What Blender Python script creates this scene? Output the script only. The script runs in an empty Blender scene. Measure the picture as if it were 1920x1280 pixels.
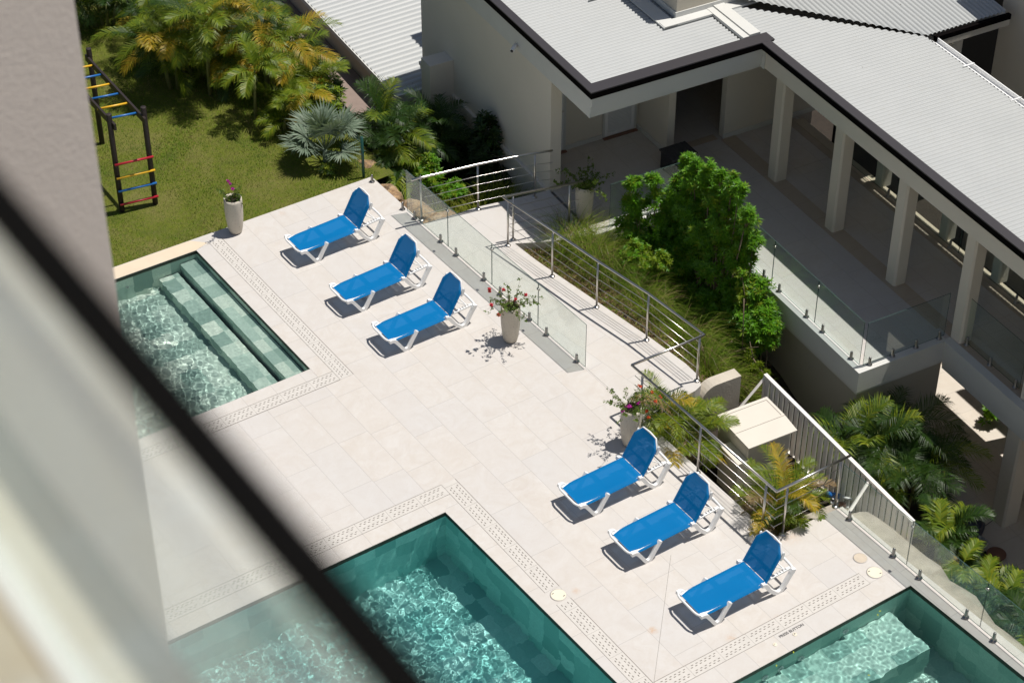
import bpy, math, random
import numpy as np
from mathutils import Vector, Matrix, noise
random.seed(7)
R = math.radians
scene = bpy.context.scene
# ------------------------------------------------------------------ camera
PAN, PIT, ROL, FPX, HC = R(34.317), R(38.735), R(0.145), 3890.0, 24.0
_f = Vector((math.sin(PAN)*math.cos(PIT), math.cos(PAN)*math.cos(PIT), -math.sin(PIT)))
_r = Vector((math.cos(PAN), -math.sin(PAN), 0))
_u = _r.cross(_f)
_r2 = _r*math.cos(ROL)+_u*math.sin(ROL)
_u2 = -_r*math.sin(ROL)+_u*math.cos(ROL)
cd = bpy.data.cameras.new('camera'); cam = bpy.data.objects.new('camera', cd)
scene.collection.objects.link(cam); scene.camera = cam
cam.matrix_world = Matrix(((_r2.x, _u2.x, -_f.x, 0), (_r2.y, _u2.y, -_f.y, 0), (_r2.z, _u2.z, -_f.z, HC), (0, 0, 0, 1)))
cd.sensor_width = 36; cd.lens = 36*FPX/1920; cd.clip_start = 0.05; cd.clip_end = 3000
cd.dof.use_dof = True; cd.dof.focus_distance = 36; cd.dof.aperture_fstop = 4.3
# ------------------------------------------------------------------ light
SUN = Vector((0.31, -0.095, 1)).normalized()
world = bpy.data.worlds.new('World'); scene.world = world; world.use_nodes = True
nt = world.node_tree; bg = nt.nodes['Background']
sky = nt.nodes.new('ShaderNodeTexSky'); sky.sky_type = 'NISHITA'; sky.sun_disc = False
sky.sun_elevation = math.asin(SUN.z); sky.sun_rotation = math.atan2(SUN.x, SUN.y)
nt.links.new(sky.outputs[0], bg.inputs[0]); bg.inputs[1].default_value = 0.06
sl = bpy.data.lights.new('sun', 'SUN'); sl.energy = 5.0; sl.angle = R(0.53); sl.color = (1, 0.955, 0.89)
so = bpy.data.objects.new('sun', sl); scene.collection.objects.link(so)
so.rotation_euler = SUN.to_track_quat('Z', 'Y').to_euler(); so.location = (0, 0, 60)
scene.view_settings.view_transform = 'Standard'; scene.view_settings.look = 'None'
scene.view_settings.exposure = -0.1; scene.view_settings.gamma = 1
scene.render.engine = 'CYCLES'
scene.cycles.use_denoising = True
scene.cycles.max_bounces = 10; scene.cycles.transparent_max_bounces = 24
scene.cycles.sample_clamp_indirect = 4; scene.cycles.blur_glossy = 0.3
sl.cycles.is_caustics_light = True
# ------------------------------------------------------------------ projection helpers (photograph pixel -> point of the place)
def ray(px, py):
    return _r2*((px-960)/FPX)-_u2*((py-640)/FPX)+_f
def at(px, py, z=0.0):
    d = ray(px, py); return Vector((0, 0, HC))+d*((z-HC)/d.z)
T = R(5.49); CT, ST = math.cos(T), math.sin(T)
def W(u, v, z=0.0):            # villa axes -> world
    return Vector((u*CT+v*ST, -u*ST+v*CT, z))
def Bf(p):                     # world -> villa axes
    return p[0]*CT-p[1]*ST, p[0]*ST+p[1]*CT
def atu(px, py, u0):           # pixel on the plane u=u0
    d = ray(px, py); du = d.x*CT-d.y*ST; return d*(u0/du)+Vector((0, 0, HC))
def atv(px, py, v0):
    d = ray(px, py); dv = d.x*ST+d.y*CT; return d*(v0/dv)+Vector((0, 0, HC))
# ------------------------------------------------------------------ mesh builder
class MB:
    def __init__(s): s.v = []; s.f = []; s.m = []; s.sm = []
    def add(s, vs, fs, m=0, smooth=False):
        o = len(s.v); s.v += [tuple(v) for v in vs]
        for f in fs: s.f.append([i+o for i in f]); s.m.append(m); s.sm.append(smooth)
    def box(s, a, b, m=0, M=None):      # axis aligned corners, optional transform
        x0, y0, z0 = a; x1, y1, z1 = b
        vs = [Vector(p) for p in ((x0,y0,z0),(x1,y0,z0),(x1,y1,z0),(x0,y1,z0),(x0,y0,z1),(x1,y0,z1),(x1,y1,z1),(x0,y1,z1))]
        if M: vs = [M @ v for v in vs]
        s.add(vs, [(0,3,2,1),(4,5,6,7),(0,1,5,4),(1,2,6,5),(2,3,7,6),(3,0,4,7)], m)
    def ubox(s, u0, v0, z0, u1, v1, z1, m=0):   # box in villa axes
        P = [(u0,v0),(u1,v0),(u1,v1),(u0,v1)]
        vs = [W(a, b, z0) for a, b in P]+[W(a, b, z1) for a, b in P]
        s.add(vs, [(0,3,2,1),(4,5,6,7),(0,1,5,4),(1,2,6,5),(2,3,7,6),(3,0,4,7)], m)
    def prism(s, poly, z0, z1, m=0, top=True, bottom=True):
        n = len(poly)
        if sum(poly[i][0]*poly[(i+1) % n][1]-poly[(i+1) % n][0]*poly[i][1] for i in range(n)) < 0: poly = poly[::-1]
        vs = [(p[0], p[1], z0) for p in poly]+[(p[0], p[1], z1) for p in poly]
        fs = [(i, (i+1) % n, n+(i+1) % n, n+i) for i in range(n)]
        if top: fs.append(tuple(range(n, 2*n)))
        if bottom: fs.append(tuple(range(n-1, -1, -1)))
        s.add(vs, fs, m)
    def tube(s, path, r, n=8, m=0, cap=True, smooth=True, flat=1.0):
        path = [Vector(p) for p in path]; N = len(path); rs = r if isinstance(r, (list, tuple)) else [r]*N
        vs = []; fs = []; up = None
        for i, p in enumerate(path):
            d = ((path[min(i+1, N-1)]-path[max(i-1, 0)])).normalized()
            if up is None:
                a = Vector((0, 0, 1)) if abs(d.z) < 0.9 else Vector((1, 0, 0)); up = (a-d*a.dot(d)).normalized()
            else:
                up = (up-d*up.dot(d)).normalized()
            sd = d.cross(up)
            for k in range(n):
                t = 2*math.pi*k/n; vs.append(p+up*(math.cos(t)*rs[i])+sd*(math.sin(t)*rs[i]*flat))
        for i in range(N-1):
            for k in range(n):
                fs.append((i*n+k, i*n+(k+1) % n, (i+1)*n+(k+1) % n, (i+1)*n+k))
        if cap: fs.append(tuple(range(n-1, -1, -1))); fs.append(tuple(range((N-1)*n, N*n)))
        s.add(vs, fs, m, smooth)
    def lathe(s, c, prof, n=24, m=0, smooth=True):
        vs = []; fs = []; c = Vector(c)
        for r, z in prof:
            for k in range(n): t = 2*math.pi*k/n; vs.append(c+Vector((r*math.cos(t), r*math.sin(t), z)))
        for i in range(len(prof)-1):
            for k in range(n): fs.append((i*n+k, i*n+(k+1) % n, (i+1)*n+(k+1) % n, (i+1)*n+k))
        fs.append(tuple(range(n-1, -1, -1))); fs.append(tuple(range((len(prof)-1)*n, len(prof)*n)))
        s.add(vs, fs, m, smooth)
    def build(s, name, mats, parent=None, world=True):
        me = bpy.data.meshes.new(name)
        vs = s.v
        if parent is not None and world:
            o = parent.location; vs = [(a-o.x, b-o.y, c-o.z) for a, b, c in s.v] if parent.rotation_euler.z == 0 else vs
        me.from_pydata(vs, [], s.f)
        if not isinstance(mats, (list, tuple)): mats = [mats]
        for mt in mats: me.materials.append(mt)
        me.polygons.foreach_set('material_index', s.m); me.polygons.foreach_set('use_smooth', s.sm)
        me.update(); ob = bpy.data.objects.new(name, me); scene.collection.objects.link(ob)
        if parent is not None: ob.parent = parent
        return ob
def tag(o, label=None, cat=None, group=None, kind=None):
    for k, v in (('label', label), ('category', cat), ('group', group), ('kind', kind)):
        if v: o[k] = v
    return o
def thing(name, label, cat, loc=(0, 0, 0), rz=0.0, group=None):
    o = bpy.data.objects.new(name, None); scene.collection.objects.link(o)
    o.empty_display_size = 0.2; o.location = loc; o.rotation_euler = (0, 0, rz)
    return tag(o, label, cat, group)
def copy_tree(o, parent=None):
    c = o.copy(); scene.collection.objects.link(c); c.parent = parent
    for ch in [x for x in scene.objects if x.parent is o]: copy_tree(ch, c)
    return c
# ------------------------------------------------------------------ materials
def mat(name):
    m = bpy.data.materials.new(name); m.use_nodes = True
    return m, m.node_tree, m.node_tree.nodes['Principled BSDF']
def N(t, typ, **kw):
    n = t.nodes.new(typ)
    for k, v in kw.items():
        if k.startswith('i_'): n.inputs[int(k[2:])].default_value = v
        else: setattr(n, k, v)
    return n
def L(t, a, b): t.links.new(a, b)
def math_(t, op, a, b=None, c=None):
    n = t.nodes.new('ShaderNodeMath'); n.operation = op
    for i, x in enumerate((a, b, c)):
        if x is None: continue
        if isinstance(x, (int, float)): n.inputs[i].default_value = x
        else: t.links.new(x, n.inputs[i])
    return n.outputs[0]
def ramp(t, fac, stops, interp='LINEAR'):
    n = t.nodes.new('ShaderNodeValToRGB'); n.color_ramp.interpolation = interp
    e = n.color_ramp.elements
    while len(e) < len(stops): e.new(0.5)
    for i, (p, c) in enumerate(stops): e[i].position = p; e[i].color = (*c, 1) if len(c) == 3 else c
    t.links.new(fac, n.inputs[0]); return n.outputs[0]
def mix(t, fac, a, b, mode='MIX'):
    n = t.nodes.new('ShaderNodeMix'); n.data_type = 'RGBA'; n.blend_type = mode
    for i, x in ((0, fac), (6, a), (7, b)):
        if isinstance(x, (int, float)): n.inputs[i].default_value = x
        elif isinstance(x, tuple): n.inputs[i].default_value = (*x, 1) if len(x) == 3 else x
        else: t.links.new(x, n.inputs[i])
    return n.outputs[2]
def noise_(t, vec, scale, detail=4, rough=0.55, dist=0.0):
    n = N(t, 'ShaderNodeTexNoise'); n.inputs['Scale'].default_value = scale; n.inputs['Detail'].default_value = detail
    n.inputs['Roughness'].default_value = rough; n.inputs['Distortion'].default_value = dist
    if vec is not None: t.links.new(vec, n.inputs['Vector'])
    return n.outputs[0]
def bump(t, h, strength, dist, bs):
    n = N(t, 'ShaderNodeBump'); n.inputs['Strength'].default_value = strength; n.inputs['Distance'].default_value = dist
    t.links.new(h, n.inputs['Height']); t.links.new(n.outputs[0], bs.inputs['Normal'])
def wpos(t):
    return N(t, 'ShaderNodeNewGeometry').outputs['Position']
def plain(name, col, rough=0.5, metal=0.0, var=0.12, scale=6.0, bmp=0.0, bscale=60.0, spec=0.5):
    m, t, b = mat(name); p = wpos(t)
    n1 = noise_(t, p, scale, 5); c = mix(t, n1, tuple(x*(1-var) for x in col), tuple(min(1, x*(1+var)) for x in col))
    L(t, c, b.inputs['Base Color']); b.inputs['Roughness'].default_value = rough; b.inputs['Metallic'].default_value = metal
    b.inputs['Specular IOR Level'].default_value = spec
    if bmp: bump(t, noise_(t, p, bscale, 3), bmp, 0.01, b)
    return m
def stone_tile(name, wx, wy, ox, oy, col=(0.575, 0.548, 0.518), rot=0.0, stagger=True, joint=0.0045, swap=False, warm=0.5, jdark=0.55):
    """stone paving: columns wx wide along local x, joints every wy along local y"""
    m, t, b = mat(name); p = wpos(t)
    mp = N(t, 'ShaderNodeMapping'); L(t, p, mp.inputs[0]); mp.inputs['Rotation'].default_value = (0, 0, rot)
    mp.vector_type = 'POINT'
    sp = N(t, 'ShaderNodeSeparateXYZ'); L(t, mp.outputs[0], sp.inputs[0])
    X, Y = (sp.outputs[1], sp.outputs[0]) if swap else (sp.outputs[0], sp.outputs[1])
    a = math_(t, 'DIVIDE', math_(t, 'SUBTRACT', X, ox), wx); col_i = math_(t, 'FLOOR', a); fa = math_(t, 'FRACT', a)
    bb = math_(t, 'DIVIDE', math_(t, 'SUBTRACT', Y, oy), wy)
    if stagger:
        wn = N(t, 'ShaderNodeTexWhiteNoise', noise_dimensions='1D'); L(t, col_i, wn.inputs['W'])
        bb = math_(t, 'ADD', bb, wn.outputs[0])
    row = math_(t, 'FLOOR', bb); fb = math_(t, 'FRACT', bb)
    da = math_(t, 'MULTIPLY', math_(t, 'MINIMUM', fa, math_(t, 'SUBTRACT', 1.0, fa)), wx)
    db = math_(t, 'MULTIPLY', math_(t, 'MINIMUM', fb, math_(t, 'SUBTRACT', 1.0, fb)), wy)
    d = math_(t, 'MINIMUM', da, db); j = math_(t, 'LESS_THAN', d, joint)
    cv = N(t, 'ShaderNodeCombineXYZ'); L(t, col_i, cv.inputs[0]); L(t, row, cv.inputs[1])
    wn2 = N(t, 'ShaderNodeTexWhiteNoise', noise_dimensions='3D'); L(t, cv.outputs[0], wn2.inputs[0])
    off = N(t, 'ShaderNodeVectorMath', operation='MULTIPLY_ADD'); L(t, wn2.outputs[1], off.inputs[0]); off.inputs[1].default_value = (20, 20, 20); L(t, p, off.inputs[2])
    q = off.outputs[0]
    n1 = noise_(t, q, 2.2, 8, 0.68, 1.6); n2 = noise_(t, q, 9, 7, 0.7, 0.8); n3 = noise_(t, p, 0.5, 4, 0.5)
    c1 = tuple(x*f for x, f in zip(col, (0.93, 0.90, 0.87))); c2 = tuple(min(1, x*f) for x, f in zip(col, (1.05, 1.06, 1.07)))
    c = mix(t, ramp(t, n1, [(0.3, (0, 0, 0)), (0.7, (1, 1, 1))]), c1, c2)
    c = mix(t, math_(t, 'MULTIPLY', ramp(t, n2, [(0.45, (0, 0, 0)), (0.75, (1, 1, 1))]), 0.35), c, tuple(x*f for x, f in zip(col, (0.90, 0.84, 0.75))))
    c = mix(t, math_(t, 'MULTIPLY', wn2.outputs[0], 0.55), c, tuple(x*f for x, f in zip(col, (0.93, 0.95, 0.985))))
    c = mix(t, math_(t, 'MULTIPLY', ramp(t, n3, [(0.35, (0, 0, 0)), (0.7, (1, 1, 1))]), 0.2*warm*2), c, tuple(x*f for x, f in zip(col, (1.0, 0.93, 0.83))))
    n4 = noise_(t, q, 38, 4, 0.7); c = mix(t, math_(t, 'MULTIPLY', ramp(t, n4, [(0.58, (0,)*3), (0.70, (1,)*3)]), 0.35), c, tuple(x*f for x, f in zip(col, (0.84, 0.78, 0.70))))
    c = mix(t, math_(t, 'MULTIPLY', j, 0.48), c, tuple(x*jdark for x in col))
    L(t, c, b.inputs['Base Color']); b.inputs['Roughness'].default_value = 0.62; b.inputs['Specular IOR Level'].default_value = 0.3
    h = math_(t, 'SUBTRACT', math_(t, 'MULTIPLY', n2, 0.25), j)
    bump(t, h, 0.25, 0.004, b)
    return m, t, b, c
def glass_mat(name, tint=(0.925, 0.955, 0.94), refl=0.14, dust_haze=0.06, haze=False):
    m, t, b = mat(name); t.nodes.remove(b); out = t.nodes['Material Output']
    tr = N(t, 'ShaderNodeBsdfTransparent'); tr.inputs[0].default_value = (*tint, 1)
    gl = N(t, 'ShaderNodeBsdfGlossy'); gl.inputs['Roughness'].default_value = 0.015; gl.inputs[0].default_value = (0.95, 1, 0.98, 1)
    gg = N(t, 'ShaderNodeNewGeometry'); dd = N(t, 'ShaderNodeVectorMath', operation='DOT_PRODUCT'); L(t, gg.outputs['Normal'], dd.inputs[0]); L(t, gg.outputs['Incoming'], dd.inputs[1])
    cs = math_(t, 'SUBTRACT', 1.0, math_(t, 'ABSOLUTE', dd.outputs['Value'])); frv = math_(t, 'ADD', 0.04, math_(t, 'MULTIPLY', 0.8, math_(t, 'POWER', cs, 5.0)))
    mx = N(t, 'ShaderNodeMixShader'); L(t, frv, mx.inputs[0]); L(t, tr.outputs[0], mx.inputs[1]); L(t, gl.outputs[0], mx.inputs[2])
    df = N(t, 'ShaderNodeBsdfTranslucent' if haze else 'ShaderNodeBsdfDiffuse'); df.inputs[0].default_value = (0.86, 0.95, 0.98, 1) if haze else (0.75, 0.8, 0.78, 1)  # haze: pale translucent layer in place of the reflected veil
    mx2 = N(t, 'ShaderNodeMixShader'); mx2.inputs[0].default_value = dust_haze; L(t, mx.outputs[0], mx2.inputs[1]); L(t, df.outputs[0], mx2.inputs[2])
    if dust_haze > 0:
        nn = noise_(t, wpos(t), 3.0, 5); L(t, math_(t, 'MULTIPLY', ramp(t, nn, [(0.3, (0.4,)*3), (0.7, (1.3,)*3)]), dust_haze), mx2.inputs[0])
    L(t, mx2.outputs[0], out.inputs[0]); return m
def leaf_mat(name, c1, c2, c3=None, trans=0.35, gloss=0.35, rough=0.45):
    m, t, b = mat(name); out = t.nodes['Material Output']
    g = N(t, 'ShaderNodeNewGeometry'); rnd = g.outputs['Random Per Island']
    stops = [(0.0, c1), (0.6, c2)]
    if c3: stops.append((1.0, c3))
    c = ramp(t, rnd, stops)
    n1 = noise_(t, g.outputs['Position'], 2.2, 3)
    c = mix(t, 0.4, c, mix(t, n1, tuple(x*0.6 for x in c1), tuple(min(1, x*1.3) for x in c2)))
    L(t, c, b.inputs['Base Color']); b.inputs['Roughness'].default_value = rough; b.inputs['Specular IOR Level'].default_value = gloss
    tl = N(t, 'ShaderNodeBsdfTranslucent'); L(t, mix(t, 0.35, c, (0.45, 0.6, 0.05)), tl.inputs[0])
    mx = N(t, 'ShaderNodeMixShader'); mx.inputs[0].default_value = trans
    L(t, b.outputs[0], mx.inputs[1]); L(t, tl.outputs[0], mx.inputs[2]); L(t, mx.outputs[0], out.inputs[0]); return m

M = {}
M['white_paint'] = plain('white_paint', (0.78, 0.775, 0.75), 0.55, var=0.05, scale=1.5, bmp=0.1, bscale=90)
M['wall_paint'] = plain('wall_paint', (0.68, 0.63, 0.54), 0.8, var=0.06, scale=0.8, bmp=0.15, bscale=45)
M['wall_warm'] = plain('wall_warm', (0.58, 0.53, 0.43), 0.8, var=0.06, scale=0.8, bmp=0.15, bscale=45)
M['wall_lower'] = plain('lower_wall_shaded', (0.40, 0.375, 0.31), 0.8, var=0.12, scale=0.9, bmp=0.15, bscale=45)  # wall colour darkened to hold the shade of the dense planting
M['rear_ledge'] = plain('rear_ledge_stone', (0.46, 0.39, 0.29), 0.7)
M['trim_white'] = plain('trim_white', (0.60, 0.60, 0.57), 0.6, var=0.07, scale=2)
M['dark_cap'] = plain('dark_cap', (0.033, 0.029, 0.033), 0.55, var=0.12, scale=8)
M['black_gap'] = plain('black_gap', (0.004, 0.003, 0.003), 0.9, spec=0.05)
M['plastic_white'] = plain('plastic_white', (0.82, 0.82, 0.81), 0.32, var=0.02)
M['steel'] = plain('steel', (0.60, 0.57, 0.53), 0.28, metal=1.0, var=0.08, scale=25)
M['steel_dark'] = plain('steel_dark', (0.33, 0.32, 0.31), 0.32, metal=1.0, var=0.1, scale=25)
M['concrete'] = plain('concrete', (0.52, 0.47, 0.39), 0.9, var=0.22, scale=3.0, bmp=0.6, bscale=25)
M['cream_panel'] = plain('cream_panel', (0.66, 0.61, 0.53), 0.6, var=0.05, scale=3)
M['fence_white'] = plain('fence_white', (0.84, 0.80, 0.75), 0.6, var=0.06, scale=5)
M['soil'] = plain('soil', (0.030, 0.022, 0.015), 0.95, var=0.5, scale=9, bmp=1.0, bscale=30)
M['bark'] = plain('bark', (0.16, 0.12, 0.08), 0.9, var=0.35, scale=14, bmp=0.8, bscale=50)
M['stem_green'] = plain('stem_green', (0.20, 0.20, 0.07), 0.6, var=0.3, scale=12)
M['black_plastic'] = plain('black_plastic', (0.015, 0.016, 0.02), 0.4)
M['dark_wood'] = plain('dark_wood', (0.022, 0.014, 0.012), 0.55, var=0.3, scale=20)
M['red'] = plain('red_paint', (0.42, 0.02, 0.035), 0.35); M['yellow'] = plain('yellow_paint', (0.78, 0.45, 0.03), 0.35); M['blue'] = plain('blue_paint', (0.02, 0.14, 0.42), 0.35)
M['glass'] = glass_mat('clear_glass'); M['glass_dark'] = glass_mat('terrace_glass', (0.90, 0.945, 0.935), dust_haze=0.008)
M['curtain'] = plain('curtain_cloth', (0.03, 0.04, 0.042), 0.9)  # cloth made near-black in place of shade on the rear windows
M['black_rail'] = plain('black_rail', (0.004, 0.004, 0.004), 0.9, spec=0.03)
M['balc_glass'] = glass_mat('balcony_glass', (0.95, 0.965, 0.955), dust_haze=0.18, haze=True)  # milky share stands in for reflections veiling the pane
M['cover'] = plain('cover_plastic', (0.74, 0.68, 0.54), 0.5, var=0.04)
M['rear_shade_dark'] = plain('rear_shade_dark', (0.014, 0.013, 0.011), 0.7)  # near-black colour stands in for shade behind the loggia
M['red_tile'] = plain('door_sill', (0.20, 0.10, 0.07), 0.6)
# ------------------------------------------------------------------ special materials
def stucco():
    m, t, b = mat('hotel_stucco'); p = wpos(t)
    n1 = noise_(t, p, 1.2, 4); c = mix(t, n1, (0.83, 0.745, 0.665), (0.88, 0.795, 0.715))
    L(t, c, b.inputs['Base Color']); b.inputs['Roughness'].default_value = 0.9; b.inputs['Specular IOR Level'].default_value = 0.2
    h = math_(t, 'ADD', noise_(t, p, 60, 3, 0.5, 0.4), math_(t, 'MULTIPLY', noise_(t, p, 24, 3, 0.5, 0.8), 0.7))
    bump(t, h, 0.13, 0.010, b); return m
M['stucco'] = stucco()
def deck_material():
    m, t, b, c = stone_tile('deck_paving', 0.595, 1.19, 13.955, 0.35)
    p = wpos(t); fac = None
    for px, py, r, s in ((1080, 1107, .09, .5), (1224, 1181, .10, .75), (1371, 1195, .12, .45), (1462, 1160, .14, .3), (1584, 1130, .08, .6), (1480, 1003, .28, .38), (1432, 998, .14, .35), (1679, 1101, .10, .5), (528, 400, .1, .3)):
        q = at(px, py); d = N(t, 'ShaderNodeVectorMath', operation='DISTANCE'); L(t, p, d.inputs[0]); d.inputs[1].default_value = (q.x, q.y, 0)
        f = math_(t, 'MULTIPLY', ramp(t, math_(t, 'DIVIDE', d.outputs['Value'], r), [(0.0, (1,)*3), (1.0, (0,)*3)]), s)
        fac = f if fac is None else math_(t, 'ADD', fac, f)
    fac = math_(t, 'MULTIPLY', fac, ramp(t, noise_(t, p, 14, 5, 0.7, 1.0), [(0.35, (0.1,)*3), (0.6, (1,)*3)]))
    L(t, mix(t, fac, c, (0.50, 0.27, 0.10)), b.inputs['Base Color']); return m
M['deck'] = deck_material()
M['coping_y'] = stone_tile('coping_stone', 5.0, 0.595, 10.2, 0.2, stagger=False, col=(0.58, 0.553, 0.52))[0]
M['coping_x'] = stone_tile('coping_stone_across', 5.0, 0.595, 3.3, 0.05, stagger=False, swap=True, col=(0.58, 0.553, 0.52))[0]
M['walk'] = stone_tile('walkway_paving', 0.595, 1.19, 17.62, 0.7, rot=R(-7), col=(0.575, 0.55, 0.52))[0]
M['terrace'] = stone_tile('terrace_paving', 0.6, 1.2, 0.1, 0.4, rot=R(5.49), col=(0.52, 0.49, 0.46), warm=0.1)[0]
M['terrace_band'] = stone_tile('terrace_border_stone', 3.0, 0.6, 0.1, 0.3, rot=R(5.49), stagger=False, col=(0.44, 0.37, 0.29))[0]
M['lower_paving'] = stone_tile('lower_court_paving', 0.6, 0.6, 0.1, 0.4, rot=R(5.49), col=(0.62, 0.565, 0.49))[0]
def pool_tile(name, stops, dark):
    m, t, b = mat(name); p = wpos(t)
    s = 0.4
    o = N(t, 'ShaderNodeVectorMath', operation='ADD'); L(t, p, o.inputs[0]); o.inputs[1].default_value = (0.013, 0.027, 0.031)
    d = N(t, 'ShaderNodeVectorMath', operation='SCALE'); L(t, o.outputs[0], d.inputs[0]); d.inputs['Scale'].default_value = 1/s
    fl = N(t, 'ShaderNodeVectorMath', operation='FLOOR'); L(t, d.outputs[0], fl.inputs[0])
    wn = N(t, 'ShaderNodeTexWhiteNoise', noise_dimensions='3D'); L(t, fl.outputs[0], wn.inputs[0])
    c = ramp(t, wn.outputs[0], list(zip((0, .3, .65, 1), stops)))
    n1 = noise_(t, p, 22, 6, 0.75); c = mix(t, ramp(t, n1, [(0.3, (0,)*3), (0.75, (0.55,)*3)]), c, dark)
    L(t, c, b.inputs['Base Color']); b.inputs['Roughness'].default_value = 0.7; return m
M['pool_tile'] = pool_tile('pool_grey_green_stone', ((0.22, 0.34, 0.30), (0.38, 0.52, 0.46), (0.56, 0.70, 0.62), (0.74, 0.83, 0.73)), (0.20, 0.30, 0.26))
M['pool_tile_deep'] = pool_tile('pool_deep_green_stone', ((0.20, 0.50, 0.47), (0.32, 0.66, 0.62), (0.46, 0.80, 0.75), (0.58, 0.88, 0.83)), (0.18, 0.44, 0.41))
M['pool_tile_small'] = pool_tile('pool_mid_green_stone', ((0.20, 0.38, 0.34), (0.30, 0.52, 0.46), (0.42, 0.64, 0.57), (0.54, 0.74, 0.66)), (0.18, 0.34, 0.30))
M['pool_rim'] = plain('pool_waterline_stone', (0.035, 0.045, 0.03), 0.6, var=0.35, scale=9)
def water_mat(name, col):
    m, t, b = mat(name); out = t.nodes['Material Output']; t.nodes.remove(b)
    g = N(t, 'ShaderNodeBsdfGlass'); g.inputs['IOR'].default_value = 1.333; g.inputs['Roughness'].default_value = 0.0
    g.inputs[0].default_value = (*col, 1); L(t, g.outputs[0], out.inputs[0]); return m
def lawn_mat():
    m, t, b = mat('lawn_ground'); p = wpos(t)
    n1 = noise_(t, p, 0.9, 6, 0.62, 0.6); n2 = noise_(t, p, 16, 6, 0.75); n3 = noise_(t, p, 90, 2, 0.6)
    c = ramp(t, n1, [(0.3, (0.10, 0.14, 0.016)), (0.5, (0.19, 0.21, 0.025)), (0.72, (0.30, 0.25, 0.09))])
    c = mix(t, ramp(t, n2, [(0.4, (0,)*3), (0.7, (0.7,)*3)]), c, (0.20, 0.155, 0.075))
    c = mix(t, n3, c, (0.05, 0.075, 0.012)); L(t, c, b.inputs['Base Color']); b.inputs['Roughness'].default_value = 0.95
    b.inputs['Specular IOR Level'].default_value = 0.1; bump(t, n2, 0.8, 0.03, b); return m
M['lawn'] = lawn_mat()
def grass_mat():
    m, t, b = mat('lawn_blades'); g = N(t, 'ShaderNodeNewGeometry'); p = g.outputs['Position']
    n1 = noise_(t, p, 1.1, 6, 0.66, 0.8); n2 = noise_(t, p, 5.5, 5, 0.7); r = g.outputs['Random Per Island']
    f = math_(t, 'ADD', math_(t, 'MULTIPLY', n1, 0.62), math_(t, 'ADD', math_(t, 'MULTIPLY', n2, 0.30), math_(t, 'MULTIPLY', r, 0.14)))
    c = ramp(t, f, [(0.40, (0.05, 0.145, 0.010)), (0.51, (0.12, 0.22, 0.015)), (0.58, (0.20, 0.235, 0.03)), (0.66, (0.33, 0.25, 0.13))])
    L(t, c, b.inputs['Base Color']); b.inputs['Roughness'].default_value = 0.8; b.inputs['Specular IOR Level'].default_value = 0.1; return m
M['lawn_blades'] = grass_mat()
M['grass'] = leaf_mat('grass_blades', (0.13, 0.19, 0.014), (0.23, 0.27, 0.025), (0.36, 0.32, 0.10), trans=0.3, rough=0.7, gloss=0.1)
def rock_mat():
    m, t, b = mat('garden_rock'); p = wpos(t)
    n1 = noise_(t, p, 3.2, 7, 0.7, 0.8); n2 = noise_(t, p, 12, 6, 0.7)
    c = ramp(t, n1, [(0.3, (0.22, 0.12, 0.055)), (0.5, (0.42, 0.27, 0.14)), (0.7, (0.58, 0.44, 0.28))])
    c = mix(t, ramp(t, n2, [(0.45, (0,)*3), (0.62, (0.8,)*3)]), c, (0.13, 0.10, 0.075)); L(t, c, b.inputs['Base Color'])
    b.inputs['Roughness'].default_value = 0.9; bump(t, n2, 0.9, 0.05, b); return m
M['rock'] = rock_mat()
M['ledge_stone'] = plain('rough_ledge_stone', (0.38, 0.34, 0.28), 0.9, var=0.4, scale=5, bmp=0.9, bscale=14)
def roof_mat():
    m, t, b = mat('corrugated_roof_sheet'); p = wpos(t)
    n1 = noise_(t, p, 1.1, 5, 0.6); n2 = noise_(t, p, 7, 6, 0.75, 0.5)
    c = mix(t, n1, (0.375, 0.388, 0.385), (0.44, 0.452, 0.445))
    c = mix(t, ramp(t, n2, [(0.55, (0,)*3), (0.8, (0.5,)*3)]), c, (0.36, 0.35, 0.31)); L(t, c, b.inputs['Base Color'])
    v = N(t, 'ShaderNodeTexVoronoi'); v.inputs['Scale'].default_value = 1.9; L(t, p, v.inputs[0])
    c = mix(t, math_(t, 'MULTIPLY', math_(t, 'LESS_THAN', v.outputs[0], 0.03), 0.7), c, (0.10, 0.08, 0.06)); L(t, c, b.inputs['Base Color'])
    b.inputs['Roughness'].default_value = 0.5; return m
M['roof'] = roof_mat()
def pot_mat():
    m, t, b = mat('terrazzo_pot'); p = wpos(t)
    v = N(t, 'ShaderNodeTexVoronoi'); v.inputs['Scale'].default_value = 55; L(t, p, v.inputs[0])
    n1 = noise_(t, p, 40, 4, 0.7)
    c = mix(t, noise_(t, p, 4, 4), (0.50, 0.45, 0.37), (0.62, 0.565, 0.475))
    c = mix(t, ramp(t, n1, [(0.6, (0,)*3), (0.68, (0.8,)*3)]), c, (0.16, 0.13, 0.10)); L(t, c, b.inputs['Base Color'])
    b.inputs['Roughness'].default_value = 0.75; bump(t, n1, 0.5, 0.006, b); return m
M['pot'] = pot_mat()
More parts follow.
